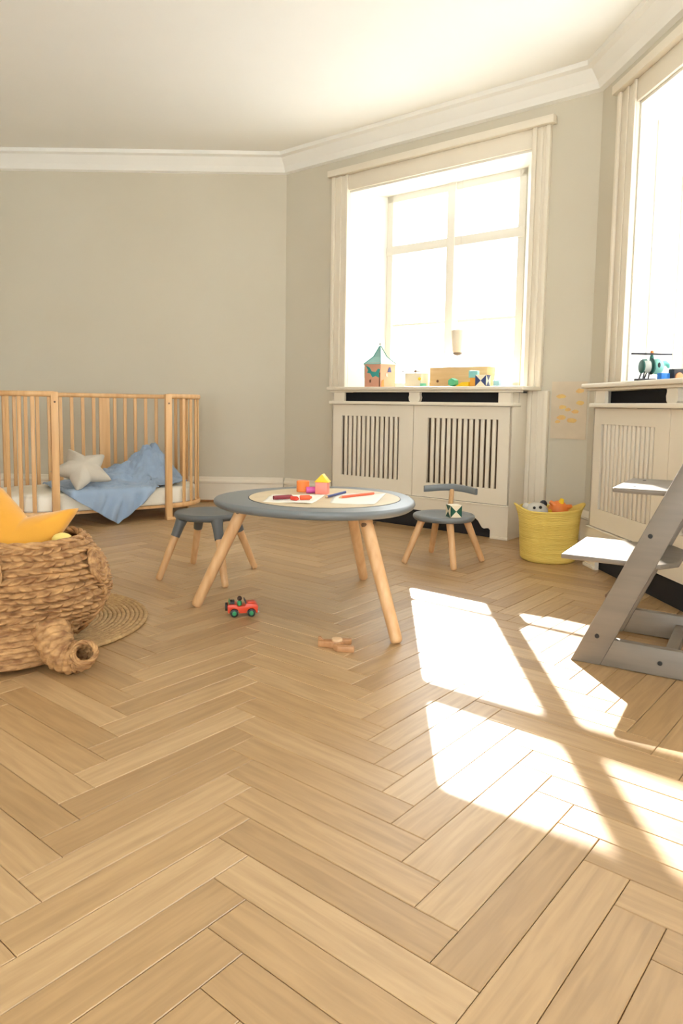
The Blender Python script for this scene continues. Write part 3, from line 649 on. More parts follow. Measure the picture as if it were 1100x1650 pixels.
# blue duvet: heaped at the window end, one corner hanging over the open side to the floor
v = []; NA, NQ = 96, 110
def fold(a, b): 
    p = Vector((a * 9.0 + b * 3.0, b * 8.0 - a * 2.0, 1.7)); 
    return (1 - abs(noise.noise(p)) * 2.2) * 0.5 + 0.45 * (1 - abs(noise.noise(p * 2.1 + Vector((4, 1, 0)))) * 2.4) + 0.2 * (1 - abs(noise.noise(p * 4.3 + Vector((1, 7, 0)))) * 2.4)
for i in range(NA + 1):
    u = i / NA; a = 0.20 - u * 0.96                   # local x from +0.20 (window end) to -0.76
    hang = max(0.0, 0.240 * (1 - abs((a + 0.395)) / (0.30 if a > -0.395 else 0.36))) if a < -0.06 else 0.0
    bmax = 0.60 - 0.10 * math.sin(u * 5.0) - 0.18 * max(0, u - 0.75) * 4
    bfr = 0.012 if -0.72 < a < -0.07 else 0.05 + 0.35 * max(0, a + 0.03)
    if a < -0.70: bfr = 0.012 + (-0.70 - a) * 2.2
    tot = bmax - bfr + hang
    for j in range(NQ + 1):
        q = tot * j / NQ; b = bmax - q
        heap = 0.22 * math.exp(-((a - 0.02) / 0.16) ** 2 - ((b - 0.36) / 0.15) ** 2) + 0.10 * math.exp(-((a + 0.25) / 0.22) ** 2 - ((b - 0.40) / 0.16) ** 2)
        fo = fold(a, b - 0.0) 
        z = 0.242 + heap + 0.042 * max(0, fo + 0.15) * (0.45 + 4 * heap)
        y = b
        if q > bmax - bfr:                            # over the edge
            e = q - (bmax - bfr); k = min(1, e / 0.03)
            y = bfr - 0.032 * math.sin(k * PI / 2) - 0.085 * max(0, noise.noise((a * 15 + e * 6, e * 5, 5)) + 0.1) * min(1, e / 0.08) - 0.02
            z = max(0.008, 0.246 - e + 0.012 * (1 - k)) 
            if hang > 0.2 and z < 0.02: y -= (0.246 - e < 0.008) * (0.008 - 0.246 + e)
        elif bfr < 0.02 and b - bfr < 0.06:
            k = (b - bfr) / 0.06; y = b - 0.02 * (1 - k) ** 2
            z = 0.246 * (1 - k) + z * k
        x = a + 0.010 * noise.noise((a * 8, b * 8, 9))
        v.append((x, y, z))
fs = [(i * (NQ + 1) + j, i * (NQ + 1) + j + 1, (i + 1) * (NQ + 1) + j + 1, (i + 1) * (NQ + 1) + j) for i in range(NA) for j in range(NQ)]
dv = MB().add(v, fs).build('duvet', BLUE, None, smooth=True, ang=180, loc=(CRO[0], CRO[1], 0), rot=(0, 0, CRX))
md = dv.modifiers.new('s', 'SOLIDIFY'); md.thickness = 0.008; md.offset = 1
tag(dv, 'crumpled light blue duvet hanging over the open side of the crib', 'duvet')

def star(R, rin, T, m, name, label, loc, rotM, cat='cushion', wob=0.0, sd_=1):
    n = 120; rings = 14; out = []
    rr_ = random.Random(sd_); tips = [R * (1 + wob * (rr_.random() - .5)) for _ in range(5)]
    for k in range(n):
        a = 2 * PI * k / n; f = (a / (2 * PI / 5)) % 1.0; tip = int(a / (2 * PI / 5) + 0.5) % 5; d = abs(f - round(f)) * 2   # 0 at tip, 1 at valley
        # straight star edges softened
        A = Vector((tips[tip], 0)); B = Vector((rin * math.cos(PI / 5), rin * math.sin(PI / 5))); ang = d * PI / 5
        den = math.cos(ang) * (A.y - B.y) - math.sin(ang) * (A.x - B.x); num = A.x * (A.y - B.y) - A.y * (A.x - B.x)
        r = num / den if abs(den) > 1e-6 else R
        r = min(r, tips[tip] * (0.965 + 0.02 * d)); out.append(r * (1 + 0.015 * math.sin(PI * d) ))
    v = []; fs = []
    for sgn in (1, -1):
        base = len(v)
        for i in range(rings + 1):
            t = i / rings; rho = 1 - (1 - t) ** 1.0
            for k in range(n):
                a = 2 * PI * k / n; r = out[k] * rho; w_ = (1 - rho ** 2.2)
                z = T * (w_ ** 0.55) * (rin / max(rin, r)) ** 0.35
                z += 0.004 * noise.noise((r * math.cos(a) * 14, r * math.sin(a) * 14, sgn * 3.0 + sd_)) * w_
                v.append((r * math.cos(a), r * math.sin(a), sgn * z))
        fs += [(base + i * n + k, base + i * n + (k + 1) % n, base + (i + 1) * n + (k + 1) % n, base + (i + 1) * n + k)[::sgn] for i in range(rings) for k in range(n)]
    mb = MB().add(v, fs); o = mb.build(name, m, None, smooth=True, ang=180)
    bm = bmesh.new(); bm.from_mesh(o.data); bmesh.ops.remove_doubles(bm, verts=bm.verts, dist=1e-4); bmesh.ops.recalc_face_normals(bm, faces=bm.faces); bm.to_mesh(o.data); bm.free()
    for p in o.data.polygons: p.use_smooth = True
    o.matrix_world = Matrix.Translation(loc) @ rotM
    return tag(o, label, cat)
# grey star leaning on the duvet
def face(nrm, up_angle):
    """rotation whose local z is nrm and whose local x makes up_angle with the horizontal in the face plane"""
    n_ = Vector(nrm).normalized(); h = Vector((0, 0, 1)).cross(n_).normalized(); u = n_.cross(h)
    x = h * math.cos(up_angle) + u * math.sin(up_angle); y = n_.cross(x)
    return Matrix(((x.x, y.x, n_.x, 0), (x.y, y.y, n_.y, 0), (x.z, y.z, n_.z, 0), (0, 0, 0, 1)))
star(0.225, 0.122, 0.062, GREYST, 'star_cushion', 'pale grey star cushion lying in the crib', (-1.84, 5.05, 0.385), face((0.30, -0.62, 0.80), math.radians(40)), 'cushion', 0.08, 3)

# ---------------------------------------------------------------- round jute rug
rg = thing('round_rug', 'round braided jute rug under the woven animal basket', 'rug', (-1.22, 2.72, 0))
NR = 26; vv, ff = [], []
for i in range(NR):
    R_ = 0.018 + i * 0.0172; seg = max(24, int(2 * PI * R_ / 0.012)); o_ = len(vv)
    for k in range(seg):
        a = 2 * PI * k / seg + i * 0.7
        for c in range(8):
            b = 2 * PI * c / 8; tw = 1 + 0.14 * math.sin(k * 2.1 + b + (PI / 2 if i % 2 else 0))
            rr2 = R_ + 0.0088 * math.cos(b) * tw; vv.append((rr2 * math.cos(a), rr2 * math.sin(a), 0.0085 + 0.0080 * math.sin(b) * tw))
    ff += [(o_ + k * 8 + c, o_ + k * 8 + (c + 1) % 8, o_ + ((k + 1) % seg) * 8 + (c + 1) % 8, o_ + ((k + 1) % seg) * 8 + c) for k in range(seg) for c in range(8)]
bd_ = MB().add(vv, ff).build('braid', JUTE, rg, smooth=True, ang=180); bd_['kind'] = 'stuff'

# ---------------------------------------------------------------- woven animal basket
BKX, BKY = -1.085, 2.47
wb = thing('animal_basket', 'big seagrass animal basket with curled trunk and loop ears', 'basket', (BKX, BKY, 0.0165))
def prof_b(t):
    """t 0..1 from floor to rim: (semi x, semi y, z)"""
    z = 0.018 + 0.352 * t
    b = math.sin(min(1, (t + 0.20) / 0.70) * PI / 2) if t < 0.5 else 1 - 0.30 * ((t - 0.5) / 0.5) ** 1.7
    return 0.246 * b, 0.285 * b - 0.02 * t, z
ROWS, SUB, NT = 17, 8, 420
vv, ff = [], []
rr_ = random.Random(5); ph = [rr_.random() * 6.28 for _ in range(ROWS + 1)]
for r in range(ROWS):
    for s in range(SUB):
        f = s / SUB; t = (r + f) / ROWS; ax, ay, z = prof_b(t)
        for k in range(NT):
            a = 2 * PI * k / NT
            sl = 1 if r % 2 else -1
            lens = abs(math.sin(a * 20 + ph[r] + sl * (f - 0.5) * 2.0))
            d = 0.024 * math.sin(PI * f) ** 0.8 * (0.22 + 0.78 * lens ** 0.6) + 0.004 * noise.noise((math.cos(a) * 9, math.sin(a) * 9, r * 1.3))
            wav = 0.004 * math.sin(a * 5 + r)
            vv.append(((ax + d) * math.cos(a), (ay + d) * math.sin(a), z + wav))
nl = ROWS * SUB
inn = []
for t in (1.0, 0.9, 0.7, 0.4, 0.1, 0.0):
    ax, ay, z = prof_b(t)
    for k in range(NT):
        a = 2 * PI * k / NT; vv.append(((ax - 0.012) * math.cos(a), (ay - 0.012) * math.sin(a), z + (0.004 if t == 1 else 0)))
ff = [(i * NT + k, i * NT + (k + 1) % NT, (i + 1) * NT + (k + 1) % NT, (i + 1) * NT + k) for i in range(nl + 5) for k in range(NT)]
ff += [tuple(range(NT))[::-1], tuple(range((nl + 5) * NT, (nl + 6) * NT))]
MB().add(vv, ff).build('woven_body', SEAG, wb, smooth=True, ang=180)
def braid(pts, r, name, parent, twist=26, seg=10, m=SEAG):
    """two-strand twisted cord along a path"""
    P = [Vector(p) for p in pts]
    # resample
    L_ = [0]
    for i in range(1, len(P)): L_.append(L_[-1] + (P[i] - P[i - 1]).length)
    n = max(20, int(L_[-1] / 0.006)); mb = MB()
    def at(s):
        for i in range(1, len(P)):
            if s <= L_[i] + 1e-9: return P[i - 1].lerp(P[i], (s - L_[i - 1]) / max(1e-9, L_[i] - L_[i - 1]))
        return P[-1]
    C_ = [at(L_[-1] * i / n) for i in range(n + 1)]
    for st_ in range(3):
        q = []
        for i in range(n + 1):
            t = (C_[min(i + 1, n)] - C_[max(i - 1, 0)]).normalized(); up = Vector((0, 0, 1)) if abs(t.z) < 0.9 else Vector((1, 0, 0))
            a1 = t.cross(up).normalized(); a2 = t.cross(a1); an = L_[-1] * i / n * twist * 2 + st_ * 2 * PI / 3
            q.append(C_[i] + (a1 * math.cos(an) + a2 * math.sin(an)) * r * 0.55)
        mb.tube(q, r * 0.62, 7)
    return mb.build(name, m, parent, smooth=True, ang=180)
rim_pts = [((prof_b(1)[0] - 0.002) * math.cos(2 * PI * k / 80), (prof_b(1)[1] - 0.002) * math.sin(2 * PI * k / 80), 0.374) for k in range(81)]
braid(rim_pts, 0.013, 'rim_braid', wb, 20)
# ears: flat loops of cord on both flanks of the face
for (ang0, nm) in ((-0.10, 1), (-PI / 2 - 0.12, 2)):
    ear = None
    for j in range(4):
        q = []
        for i in range(25):
            a = PI * 2 * i / 24; hz = 0.285 + (0.052 - 0.013 * j) * math.cos(a); wd = (0.042 - 0.010 * j) * math.sin(a)
            t = max(0, min(1, (hz - 0.018) / 0.352)); ax, ay, _ = prof_b(t); aa = ang0 + wd / 0.26
            k = 1.0; off = 0.018 + 0.010 * math.cos(a * 0.5) ** 2
            q.append(((ax + off) * math.cos(aa), (ay + off) * math.sin(aa), hz))
        e = braid(q, 0.010, 'ear_loop' if ear is None else 'ear_coil', wb if ear is None else ear, 24)
        ear = ear or e
    q = []
    for i in range(20):
        hz = 0.21 - 0.17 * i / 19; t = max(0, min(1, (hz - 0.018) / 0.352)); ax, ay, _ = prof_b(t); aa = ang0 + 0.04 * math.sin(i * 0.4)
        q.append(((ax + 0.016) * math.cos(aa), (ay + 0.016) * math.sin(aa), hz))
    braid(q, 0.011, 'seam_cord', wb, 22)
# trunk: woven tube leaving the face low down and curling up at the end
def woven_tube(path, rad, name, parent, rows=None):
    P = [Vector(p) for p in path]; n = len(P); mb = MB(); vv = []; ff = []; sub = 6; nt = 72
    def cat(i, f):
        p0, p1, p2, p3 = P[max(i - 1, 0)], P[i], P[min(i + 1, n - 1)], P[min(i + 2, n - 1)]
        return 0.5 * ((2 * p1) + (p2 - p0) * f + (2 * p0 - 5 * p1 + 4 * p2 - p3) * f * f + (3 * p1 - p0 - 3 * p2 + p3) * f ** 3)
    C_ = [cat(i, f / 12) for i in range(n - 1) for f in range(12)] + [P[-1]]
    m_ = len(C_); R_ = []
    for i in range(m_):
        u = i / (m_ - 1) * (len(rad) - 1); k = min(int(u), len(rad) - 2); R_.append(rad[k] + (rad[k + 1] - rad[k]) * (u - k))
    nrows = rows; tot = nrows * sub
    N_ = None
    for j in range(tot + 1):
        u = j / tot * (m_ - 1); k = min(int(u), m_ - 2); c = C_[k].lerp(C_[k + 1], u - k); t = (C_[min(k + 2, m_ - 1)] - C_[max(k - 1, 0)]).normalized(); r = R_[k] + (R_[k + 1] - R_[k]) * (u - k)
        if N_ is None: N_ = (Vector((0, 0, 1)) - t * t.z).normalized()
        N_ = (N_ - t * N_.dot(t)).normalized(); B = t.cross(N_); f = (j % sub) / sub; row = j // sub; sl = 1 if row % 2 else -1
        for q in range(nt):
            a = 2 * PI * q / nt; d = 0.009 * math.sin(PI * f) ** 0.6 * (0.45 + 0.55 * abs(math.sin(a * 5 + row * 1.3 + sl * (f - .5) * 1.8)))
            vv.append(c + (N_ * math.cos(a) + B * math.sin(a)) * (r + d))
    ff = [(j * nt + q, j * nt + (q + 1) % nt, (j + 1) * nt + (q + 1) % nt, (j + 1) * nt + q) for j in range(tot) for q in range(nt)]
    o = mb.add(vv, ff).build(name, SEAG, parent, smooth=True, ang=180)
    md = o.modifiers.new('s', 'SOLIDIFY'); md.thickness = 0.010; md.offset = -1
    return o, C_[-1], (C_[-1] - C_[-3]).normalized(), R_[-1]
tr, tend, tdir, trr = woven_tube([(0.120, -0.165, 0.120), (0.155, -0.210, 0.082), (0.188, -0.245, 0.052), (0.225, -0.258, 0.034), (0.258, -0.258, 0.036), (0.276, -0.270, 0.050), (0.284, -0.284, 0.064)], [0.058, 0.054, 0.048, 0.042, 0.037, 0.034, 0.033], 'trunk', wb, rows=14)
N1 = tdir.cross(Vector((0, 0, 1))).normalized(); N2 = tdir.cross(N1)
braid([tend + (N1 * math.cos(2 * PI * k / 30) + N2 * math.sin(2 * PI * k / 30)) * (trr + 0.002) for k in range(31)], 0.008, 'trunk_rim', tr, 40)
# front foot lobe
vv, ff = [], []; rows_, nt = 8, 240
for j in range(rows_ * 6 + 1):
    t = j / (rows_ * 6); f = (j % 6) / 6; r = 0.205 * (1 - 0.28 * t ** 2.2); row = j // 6; sl = 1 if row % 2 else -1
    for q in range(nt):
        a = 2 * PI * q / nt; d = 0.012 * math.sin(PI * f) ** 0.6 * (0.45 + 0.55 * abs(math.sin(a * 15 + row * 1.7 + sl * (f - .5) * 2)))
        vv.append(((r + d) * math.cos(a), (r * 0.9 + d) * math.sin(a), 0.002 + 0.135 * t))
ff = [(j * nt + q, j * nt + (q + 1) % nt, (j + 1) * nt + (q + 1) % nt, (j + 1) * nt + q) for j in range(rows_ * 6) for q in range(nt)] + [tuple(range(nt))[::-1], tuple(range(rows_ * 6 * nt, (rows_ * 6 + 1) * nt))]
MB().add(vv, ff).build('foot', SEAG, wb, smooth=True, ang=180, loc=(-0.035, -0.125, 0))
# mustard star in the basket
star(0.265, 0.122, 0.072, MUST, 'star_cushion', 'mustard yellow star cushion sticking out of the woven basket', (-1.135, 2.44, 0.352), face((0.10, -0.86, 0.50), math.radians(37)), 'cushion', 0.0, 9)
YG = plain('pale_yellow_wool', 226, 204, 120, 0.95)
o = MB().sphere((0, 0, 0.0), 0.030, sc=(1.2, 0.9, 0.8)).build('soft_ball', YG, None, smooth=True, loc=(-0.968, 2.45, 0.388)); tag(o, 'small pale yellow soft ball tucked beside the mustard star', 'ball')

# ---------------------------------------------------------------- toy car
tc_ = thing('toy_car', 'red toy jeep with green wheel hubs on the floor', 'toy car', (-0.400, 2.875, 0.0), math.radians(10)); tc_.scale = (1.06, 1.06, 1.12)
def arc(cx, r, z0, a0, a1, n=8): return [(cx + r * math.cos(a0 + (a1 - a0) * i / n), z0 + r * math.sin(a0 + (a1 - a0) * i / n)) for i in range(n + 1)]
poly = [(-0.056, 0.016)] + arc(-0.031, 0.018, 0.013, PI, 0) + arc(0.034, 0.018, 0.013, PI, 0) + [(0.059, 0.014), (0.060, 0.036), (0.054, 0.046), (0.016, 0.050), (0.010, 0.040), (-0.018, 0.038), (-0.022, 0.046), (-0.054, 0.046), (-0.057, 0.040)]
MB().prism(poly, 'y', -0.026, 0.026).build('body', CARRED, tc_, 0.0025)
for wx in (-0.031, 0.034):
    for sy in (-1, 1):
        wh = MB().tube([(0, -0.006, 0), (0, 0.006, 0)], 0.0150, 20).build('wheel', BLACK, tc_, 0.002, loc=(wx, sy * 0.025, 0.0150))
        MB().tube([(0, -0.0075 * 1, 0), (0, 0.0075, 0)], 0.0085, 16).build('hub', CARGRN, wh, 0.001)
MB().tube([(-0.066, 0, 0.034), (-0.057, 0, 0.034)], 0.0155, 18).build('spare_wheel', BLACK, tc_, 0.002)
MB().box(-0.047, -0.030, -0.018, 0.018, 0.044, 0.056).build('rear_seat', BLACK, tc_, 0.002)
MB().prism([(0.012, 0.047), (0.016, 0.047), (0.008, 0.062), (0.004, 0.062)], 'y', -0.021, 0.021).build('windscreen', CHAR, tc_, 0.001)
MB().box(0.020, 0.048, -0.014, 0.014, 0.0485, 0.053).build('bonnet', CARRED, tc_, 0.002)
dr = MB().lathe([(0.006, 0.0), (0.0095, 0.004), (0.0085, 0.016), (0.004, 0.020)], 14).build('driver', CARGRN, tc_, smooth=True, loc=(-0.011, -0.008, 0.038))
MB().sphere((0, 0, 0.027), 0.0095).build('head', plain('brown_peg', 62, 38, 30), dr, smooth=True)
MB().tube([(-0.052, -0.020, 0.045), (-0.050, -0.020, 0.058), (-0.050, 0.020, 0.058), (-0.052, 0.020, 0.045)], 0.0018, 6).build('roll_bar', CARGRN, tc_, smooth=True)
MB().box(0.056, 0.064, -0.025, 0.025, 0.015, 0.021).build('bumper', GREYTOY, tc_, 0.001)

# ---------------------------------------------------------------- wooden toy aeroplane
ap = thing('toy_plane', 'small unpainted wooden toy aeroplane lying on the floor', 'toy plane', (-0.005, 2.50, 0.0), math.radians(-8))
MB().prism([(-0.070, -0.011), (-0.070, 0.013), (-0.02, 0.017), (0.012, 0.016), (0.022, 0.0), (0.012, -0.016), (-0.02, -0.015)], 'z', 0.0, 0.024).build('fuselage', PINE, ap, 0.003)
MB().prism([(-0.012, -0.0165), (0.014, -0.020), (0.066, -0.030), (0.066, -0.052), (0.006, -0.050), (-0.010, -0.034)], 'z', 0.0, 0.021).build('wing', PINE, ap, 0.004)
MB().prism([(-0.006, 0.0185), (0.012, 0.0185), (0.046, 0.030), (0.046, 0.052), (0.014, 0.048)], 'z', 0.0, 0.021).build('wing', PINE, ap, 0.004)
MB().lathe([(0.019, 0.0), (0.020, 0.003), (0.018, 0.009), (0.010, 0.012)], 20).build('cockpit', plain('pale_pine', 214, 178, 138), ap, smooth=True, loc=(-0.002, 0.0, 0.0242))
MB().prism([(-0.070, 0.0242), (-0.052, 0.0242), (-0.062, 0.036), (-0.070, 0.036)], 'y', -0.004, 0.006).build('tail_fin', PINE, ap, 0.001)

# ---------------------------------------------------------------- things on the bay window sill
SZ = SILL + 0.006
def bay(t, y):   # t along the cover to the left, y behind the cover front
    return (BAY_P[0] - BAY_X[0] * t + BAY_N[0] * y, BAY_P[1] - BAY_X[1] * t + BAY_N[1] * y)
BR = zr
x_, y_ = bay(1.245, 0.24)
tn = thing('toy_tent', 'small pointed play tent with teal and peach prints on the window sill', 'toy tent', (x_, y_, SZ), BR + 0.15)
hexp = [(0.135 * math.cos(PI / 3 * k + PI / 6 * 0), 0.135 * math.sin(PI / 3 * k)) for k in range(6)]
wallm = [ROSE, PEACH, PEACH, PALETEAL, ROSE, PEACH]
for k in range(6):
    a, b = Vector(hexp[k]), Vector(hexp[(k + 1) % 6]); i_ = 0.975
    mb = MB(); mb.add([(a.x, a.y, 0), (b.x, b.y, 0), (b.x, b.y, 0.185), (a.x, a.y, 0.185), (a.x * i_, a.y * i_, 0), (b.x * i_, b.y * i_, 0), (b.x * i_, b.y * i_, 0.185), (a.x * i_, a.y * i_, 0.185)], [(0, 1, 2, 3), (7, 6, 5, 4), (0, 4, 5, 1), (1, 5, 6, 2), (2, 6, 7, 3), (3, 7, 4, 0)])
    mb.build('wall_panel', wallm[k], tn)
    c = Vector((0, 0, 0.325)); mb = MB(); e_ = 1.06
    mid1 = Vector((a.x * .45, a.y * .45, 0.235)); mid2 = Vector((b.x * .45, b.y * .45, 0.235)); ap1 = Vector((a.x * .05, a.y * .05, 0.318)); ap2 = Vector((b.x * .05, b.y * .05, 0.318))
    A_ = Vector((a.x * e_, a.y * e_, 0.178)); B_ = Vector((b.x * e_, b.y * e_, 0.178)); dz = Vector((0, 0, -0.004))
    q = [A_, B_, mid2, mid1, ap2, ap1]; q2 = [p + dz for p in q]
    mb.add(q + q2, [(0, 1, 2, 3), (3, 2, 4, 5), (9, 8, 7, 6), (11, 10, 8, 9), (0, 6, 7, 1), (4, 10, 11, 5), (1, 7, 8, 2), (2, 8, 10, 4), (0, 3, 9, 6), (3, 5, 11, 9)]); rp_ = mb.build('roof_panel', [PALETEAL, BLOCKC][k % 2], tn)
    MB().tube([A_, mid1, ap1], 0.004, 6).build('roof_cord', TEAL, tn, smooth=True)
MB().sphere((0, 0, 0.335), 0.010).build('finial', GREYTOY, tn, smooth=True); MB().tube([(0, 0, 0.305), (0, 0, 0.33)], 0.004, 8).build('finial_stem', GREYTOY, tn, smooth=True)
def cutout(k, pts, m, name, off=0.003):
    """flat print shape on tent wall k, points in (u 0..1, z)"""
    a, b = Vector(hexp[k] + (0,)), Vector(hexp[(k + 1) % 6] + (0,)); n_ = (b - a).cross(Vector((0, 0, 1))).normalized()
    P = [a.lerp(b, u) + n_ * off + Vector((0, 0, z)) for u, z in pts]; Q = [p - n_ * 0.0025 for p in P]; n = len(P)
    MB().add(P + Q, [tuple(range(n)), tuple(range(n, 2 * n))[::-1]] + [(i, (i + 1) % n, n + (i + 1) % n, n + i) for i in range(n)]).build(name, m, tn)
leafy = [(0.05, 0.165), (0.30, 0.150), (0.45, 0.120), (0.70, 0.115), (0.85, 0.140), (0.98, 0.135), (0.90, 0.100), (0.95, 0.070), (0.70, 0.085), (0.50, 0.075), (0.35, 0.105), (0.15, 0.110), (0.22, 0.130)]
for k in (4, 3): cutout(k, leafy, TEAL, 'leaf_print')
cutout(4, [(0.92, 0.0), (0.999, 0.0), (0.999, 0.11), (0.93, 0.11)], BROWN, 'door_slit'); cutout(4, [(0.30, 0.055), (0.42, 0.06), (0.40, 0.035), (0.32, 0.035)], BROWN, 'dot_print')
cutout(5, [(0.45, 0.115), (0.72, 0.115), (0.66, 0.150), (0.56, 0.155)], NAVYP, 'flower_print'); cutout(5, [(0.35, 0.085), (0.50, 0.08), (0.48, 0.105), (0.38, 0.11)], GREYTOY, 'dot_print'); cutout(5, [(0.05, 0.0), (0.25, 0.0), (0.22, 0.06), (0.08, 0.05)], ORANGE, 'petal_print')
x_, y_ = bay(0.875, 0.20)
dm = thing('wooden_toy_box', 'small cream wooden toy box with sticks on top', 'wooden toy', (x_, y_, SZ), BR)
MB().box(-0.075, 0.075, -0.05, 0.05, 0, 0.105).build('box', BLOCKC, dm, 0.006)
for k, (a, b) in enumerate((((-0.12, -0.02, 0.117), (-0.02, 0.01, 0.117)), ((0.0, 0.0, 0.117), (0.085, -0.03, 0.117)))):
    MB().tube([a, b], 0.005, 8).build('stick', GREYTOY if k else CHROME, dm, smooth=True)
MB().sphere((0.0, -0.02, 0.118), 0.011).build('knob', CHROME, dm, smooth=True); MB().sphere((0.06, -0.055, 0.06), 0.012).build('knob', YEL, dm, smooth=True)
x_, y_ = bay(0.555, 0.30)
bx_ = thing('wooden_crate', 'plywood toy crate with a finger hole behind the blocks', 'crate', (x_, y_, SZ), BR)
MB().box(-0.235, 0.235, -0.06, -0.048, 0, 0.145).build('front_board', PLY, bx_, 0.002)
MB().box(-0.235, 0.235, 0.048, 0.06, 0, 0.145).build('back_board', PLY, bx_, 0.002)
for s in (-1, 1): MB().box(s * 0.235 - (0.012 if s > 0 else 0), s * 0.235 + (0.012 if s < 0 else 0), -0.0478, 0.0478, 0, 0.145).build('end_board', PLY, bx_, 0.002)
MB().box(-0.222, 0.222, -0.0475, 0.0475, 0.004, 0.012).build('bottom_board', PLY, bx_)
MB().tube([(-0.165, -0.061, 0.045), (-0.165, -0.058, 0.045)], 0.010, 14).build('finger_hole', BROWN, bx_)
BG = 'toy blocks on the bay window sill'
def blk(o, t, y, label, z=0.0, rz=0.0):
    x, yy = bay(t, y); o.location = (x, yy, SZ + z); o.rotation_euler = (0, 0, BR + rz); tag(o, label, 'toy block', BG); return o
blk(MB().tube([(0, -0.028, 0.030), (0, 0.028, 0.030)], 0.030, 6).build('toy_block', GREEN, None, 0.003), 0.505, 0.10, 'green six-sided block on the window sill')
blk(MB().prism([(-0.075, 0), (0.03, 0), (0.03, 0.032), (-0.02, 0.030)], 'y', -0.024, 0.024).build('toy_block', YEL, None, 0.002), 0.405, 0.10, 'yellow wedge block on the window sill')
blk(MB().box(-0.026, 0.026, -0.026, 0.026, 0, 0.060).build('toy_block', plain('amber_paint', 246, 178, 72), None, 0.002), 0.345, 0.12, 'amber block under the pale teal block')
blk(MB().box(-0.03, 0.03, -0.026, 0.026, 0, 0.048).build('toy_block', plain('pale_teal_paint', 134, 198, 196), None, 0.002), 0.355, 0.12, 'pale teal block stacked on the amber block', 0.0605, 0.2)
x_, y_ = bay(0.275, 0.10)
tri_cube('toy_block', 0.078, [BLOCKC, NAVYP], 'ivory and navy hourglass-patterned block on the window sill', (x_, y_, SZ - 0.0), BR + 0.1, group=BG, hour=(1, 0, 1, 0))
blk(MB().box(-0.022, 0.022, -0.022, 0.022, 0, 0.042).build('toy_block', SKYB, None, 0.002), 0.175, 0.12, 'pale blue cube alone at the end of the window sill')
blk(MB().box(-0.018, 0.018, -0.016, 0.016, 0, 0.026).build('toy_block', plain('mint_block', 130, 214, 178), None, 0.002), 0.765, 0.12, 'tiny mint block between the cream toy box and the crate')
# lantern hanging in the bay window
x_, y_ = bay(0.64, 0.38)
ln = thing('hanging_lantern', 'small pale paper lantern hanging in the bay window', 'lantern', (x_, y_, 0), BR)
LZ = 1.245
MB().lathe([(0.026, LZ + 0.012), (0.040, LZ + 0.025), (0.052, LZ + 0.15), (0.050, LZ + 0.18), (0.015, LZ + 0.19)], 24).build('shade', mat('lantern_paper', S(224, 214, 196), 0.9), ln, smooth=True)
MB().lathe([(0.010, LZ - 0.004), (0.024, LZ + 0.002), (0.036, LZ + 0.012), (0.034, LZ + 0.018), (0.008, LZ + 0.014)], 24).build('base_ring', plain('dark_bronze', 92, 78, 62), ln, smooth=True)
MB().tube([(0, 0, LZ + 0.19), (0, 0, WTOP - 0.016)], 0.0015, 6).build('cord', TWINE, ln)

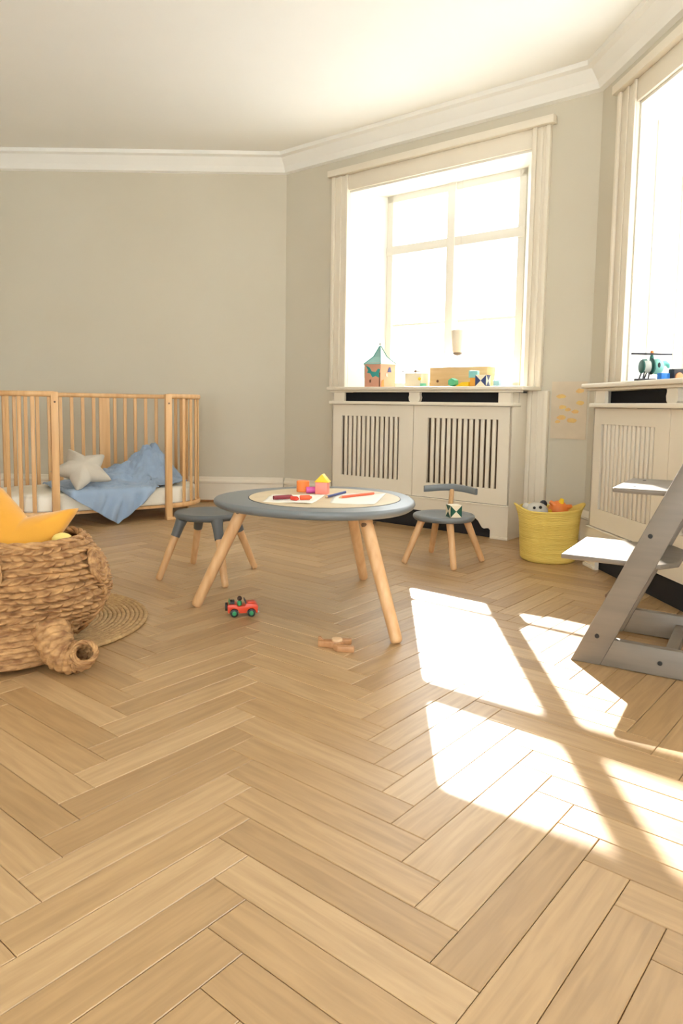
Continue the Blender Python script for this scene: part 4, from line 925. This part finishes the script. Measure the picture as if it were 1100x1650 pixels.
# ---------------------------------------------------------------- things on the other window sill
hl = thing('toy_helicopter', 'teal and grey toy helicopter with dark rotor on the window sill', 'toy helicopter', (1.485, 3.486, SZ), math.radians(4)); hl.scale = (0.955, 0.955, 0.97)
MB().sphere((0.035, 0, 0.072), 0.038, sc=(0.95, 0.8, 1.05)).build('cabin', MINT, hl, smooth=True)
MB().tube([(0.010, 0, 0.072), (0.002, 0, 0.072)], 0.041, 24).build('cabin_band', TEALD, hl, 0.002)
MB().tube([(-0.006, 0, 0.071), (-0.040, 0, 0.071)], [0.032, 0.030], 20).build('engine_block', GREYTOY, hl, 0.004)
MB().tube([(-0.040, 0, 0.071), (-0.048, 0, 0.071)], 0.034, 20).build('rear_band', TEALD, hl, 0.003)
MB().tube([(-0.044, 0, 0.098), (-0.022, 0, 0.100), (-0.020, 0, 0.088)], [0.009, 0.009, 0.007], 10).build('rear_clip', TEALD, hl, smooth=True)
MB().sphere((0.032, -0.029, 0.078), 0.010, sc=(0.7, 0.5, 1.3)).build('porthole', CHAR, hl, smooth=True)
MB().tube([(0.055, 0, 0.085), (0.078, 0, 0.090), (0.092, 0, 0.082), (0.098, 0, 0.066)], [0.016, 0.014, 0.012, 0.006], 14).build('nose_beak', plain('beak_teal', 108, 190, 178), hl, smooth=True)
MB().tube([(0.006, 0, 0.110), (0.006, 0, 0.132)], [0.012, 0.007], 12).build('mast', TEALD, hl, smooth=True)
MB().box(-0.100, 0.108, -0.008, 0.008, 0.129, 0.138).build('rotor_blade', CHAR, hl, 0.001)
MB().sphere((0.006, 0, 0.142), 0.009).build('rotor_knob', ORANGE, hl, smooth=True)
for s in (-1, 1):
    MB().tube([(-0.068, s * 0.022, 0.006), (0.02, s * 0.022, 0.006)], 0.006, 8).build('skid', CHAR, hl, smooth=True)
    for x in (-0.035, -0.008): MB().tube([(x, s * 0.014, 0.048), (x - 0.012, s * 0.022, 0.004)], 0.004, 8).build('strut', CHAR, hl, smooth=True)
o = MB().box(-0.023, 0.023, -0.018, 0.018, 0, 0.036).build('toy_block', BLUETOY, None, 0.003, loc=(1.522, 3.42, SZ), rot=(0, 0, 0.2)); tag(o, 'bright blue block beside the toy helicopter', 'toy block')
tk = thing('toy_truck', 'black toy truck with wooden wheels and teal cab', 'toy truck', (1.622, 3.42, SZ), math.radians(6))
MB().box(-0.068, 0.09, -0.025, 0.025, 0.008, 0.056).build('body', CHAR, tk, 0.004)
MB().box(0.012, 0.07, -0.022, 0.022, 0.0565, 0.088).build('cab', plain('deep_teal_paint', 36, 104, 128), tk, 0.004)
for wx in (-0.045, 0.042):
    for sy in (-1, 1): MB().tube([(0, -0.005, 0), (0, 0.005, 0)], 0.019, 20).build('wheel', plain('wheel_wood', 204, 140, 92), tk, 0.002, loc=(wx, sy * 0.0305, 0.019))
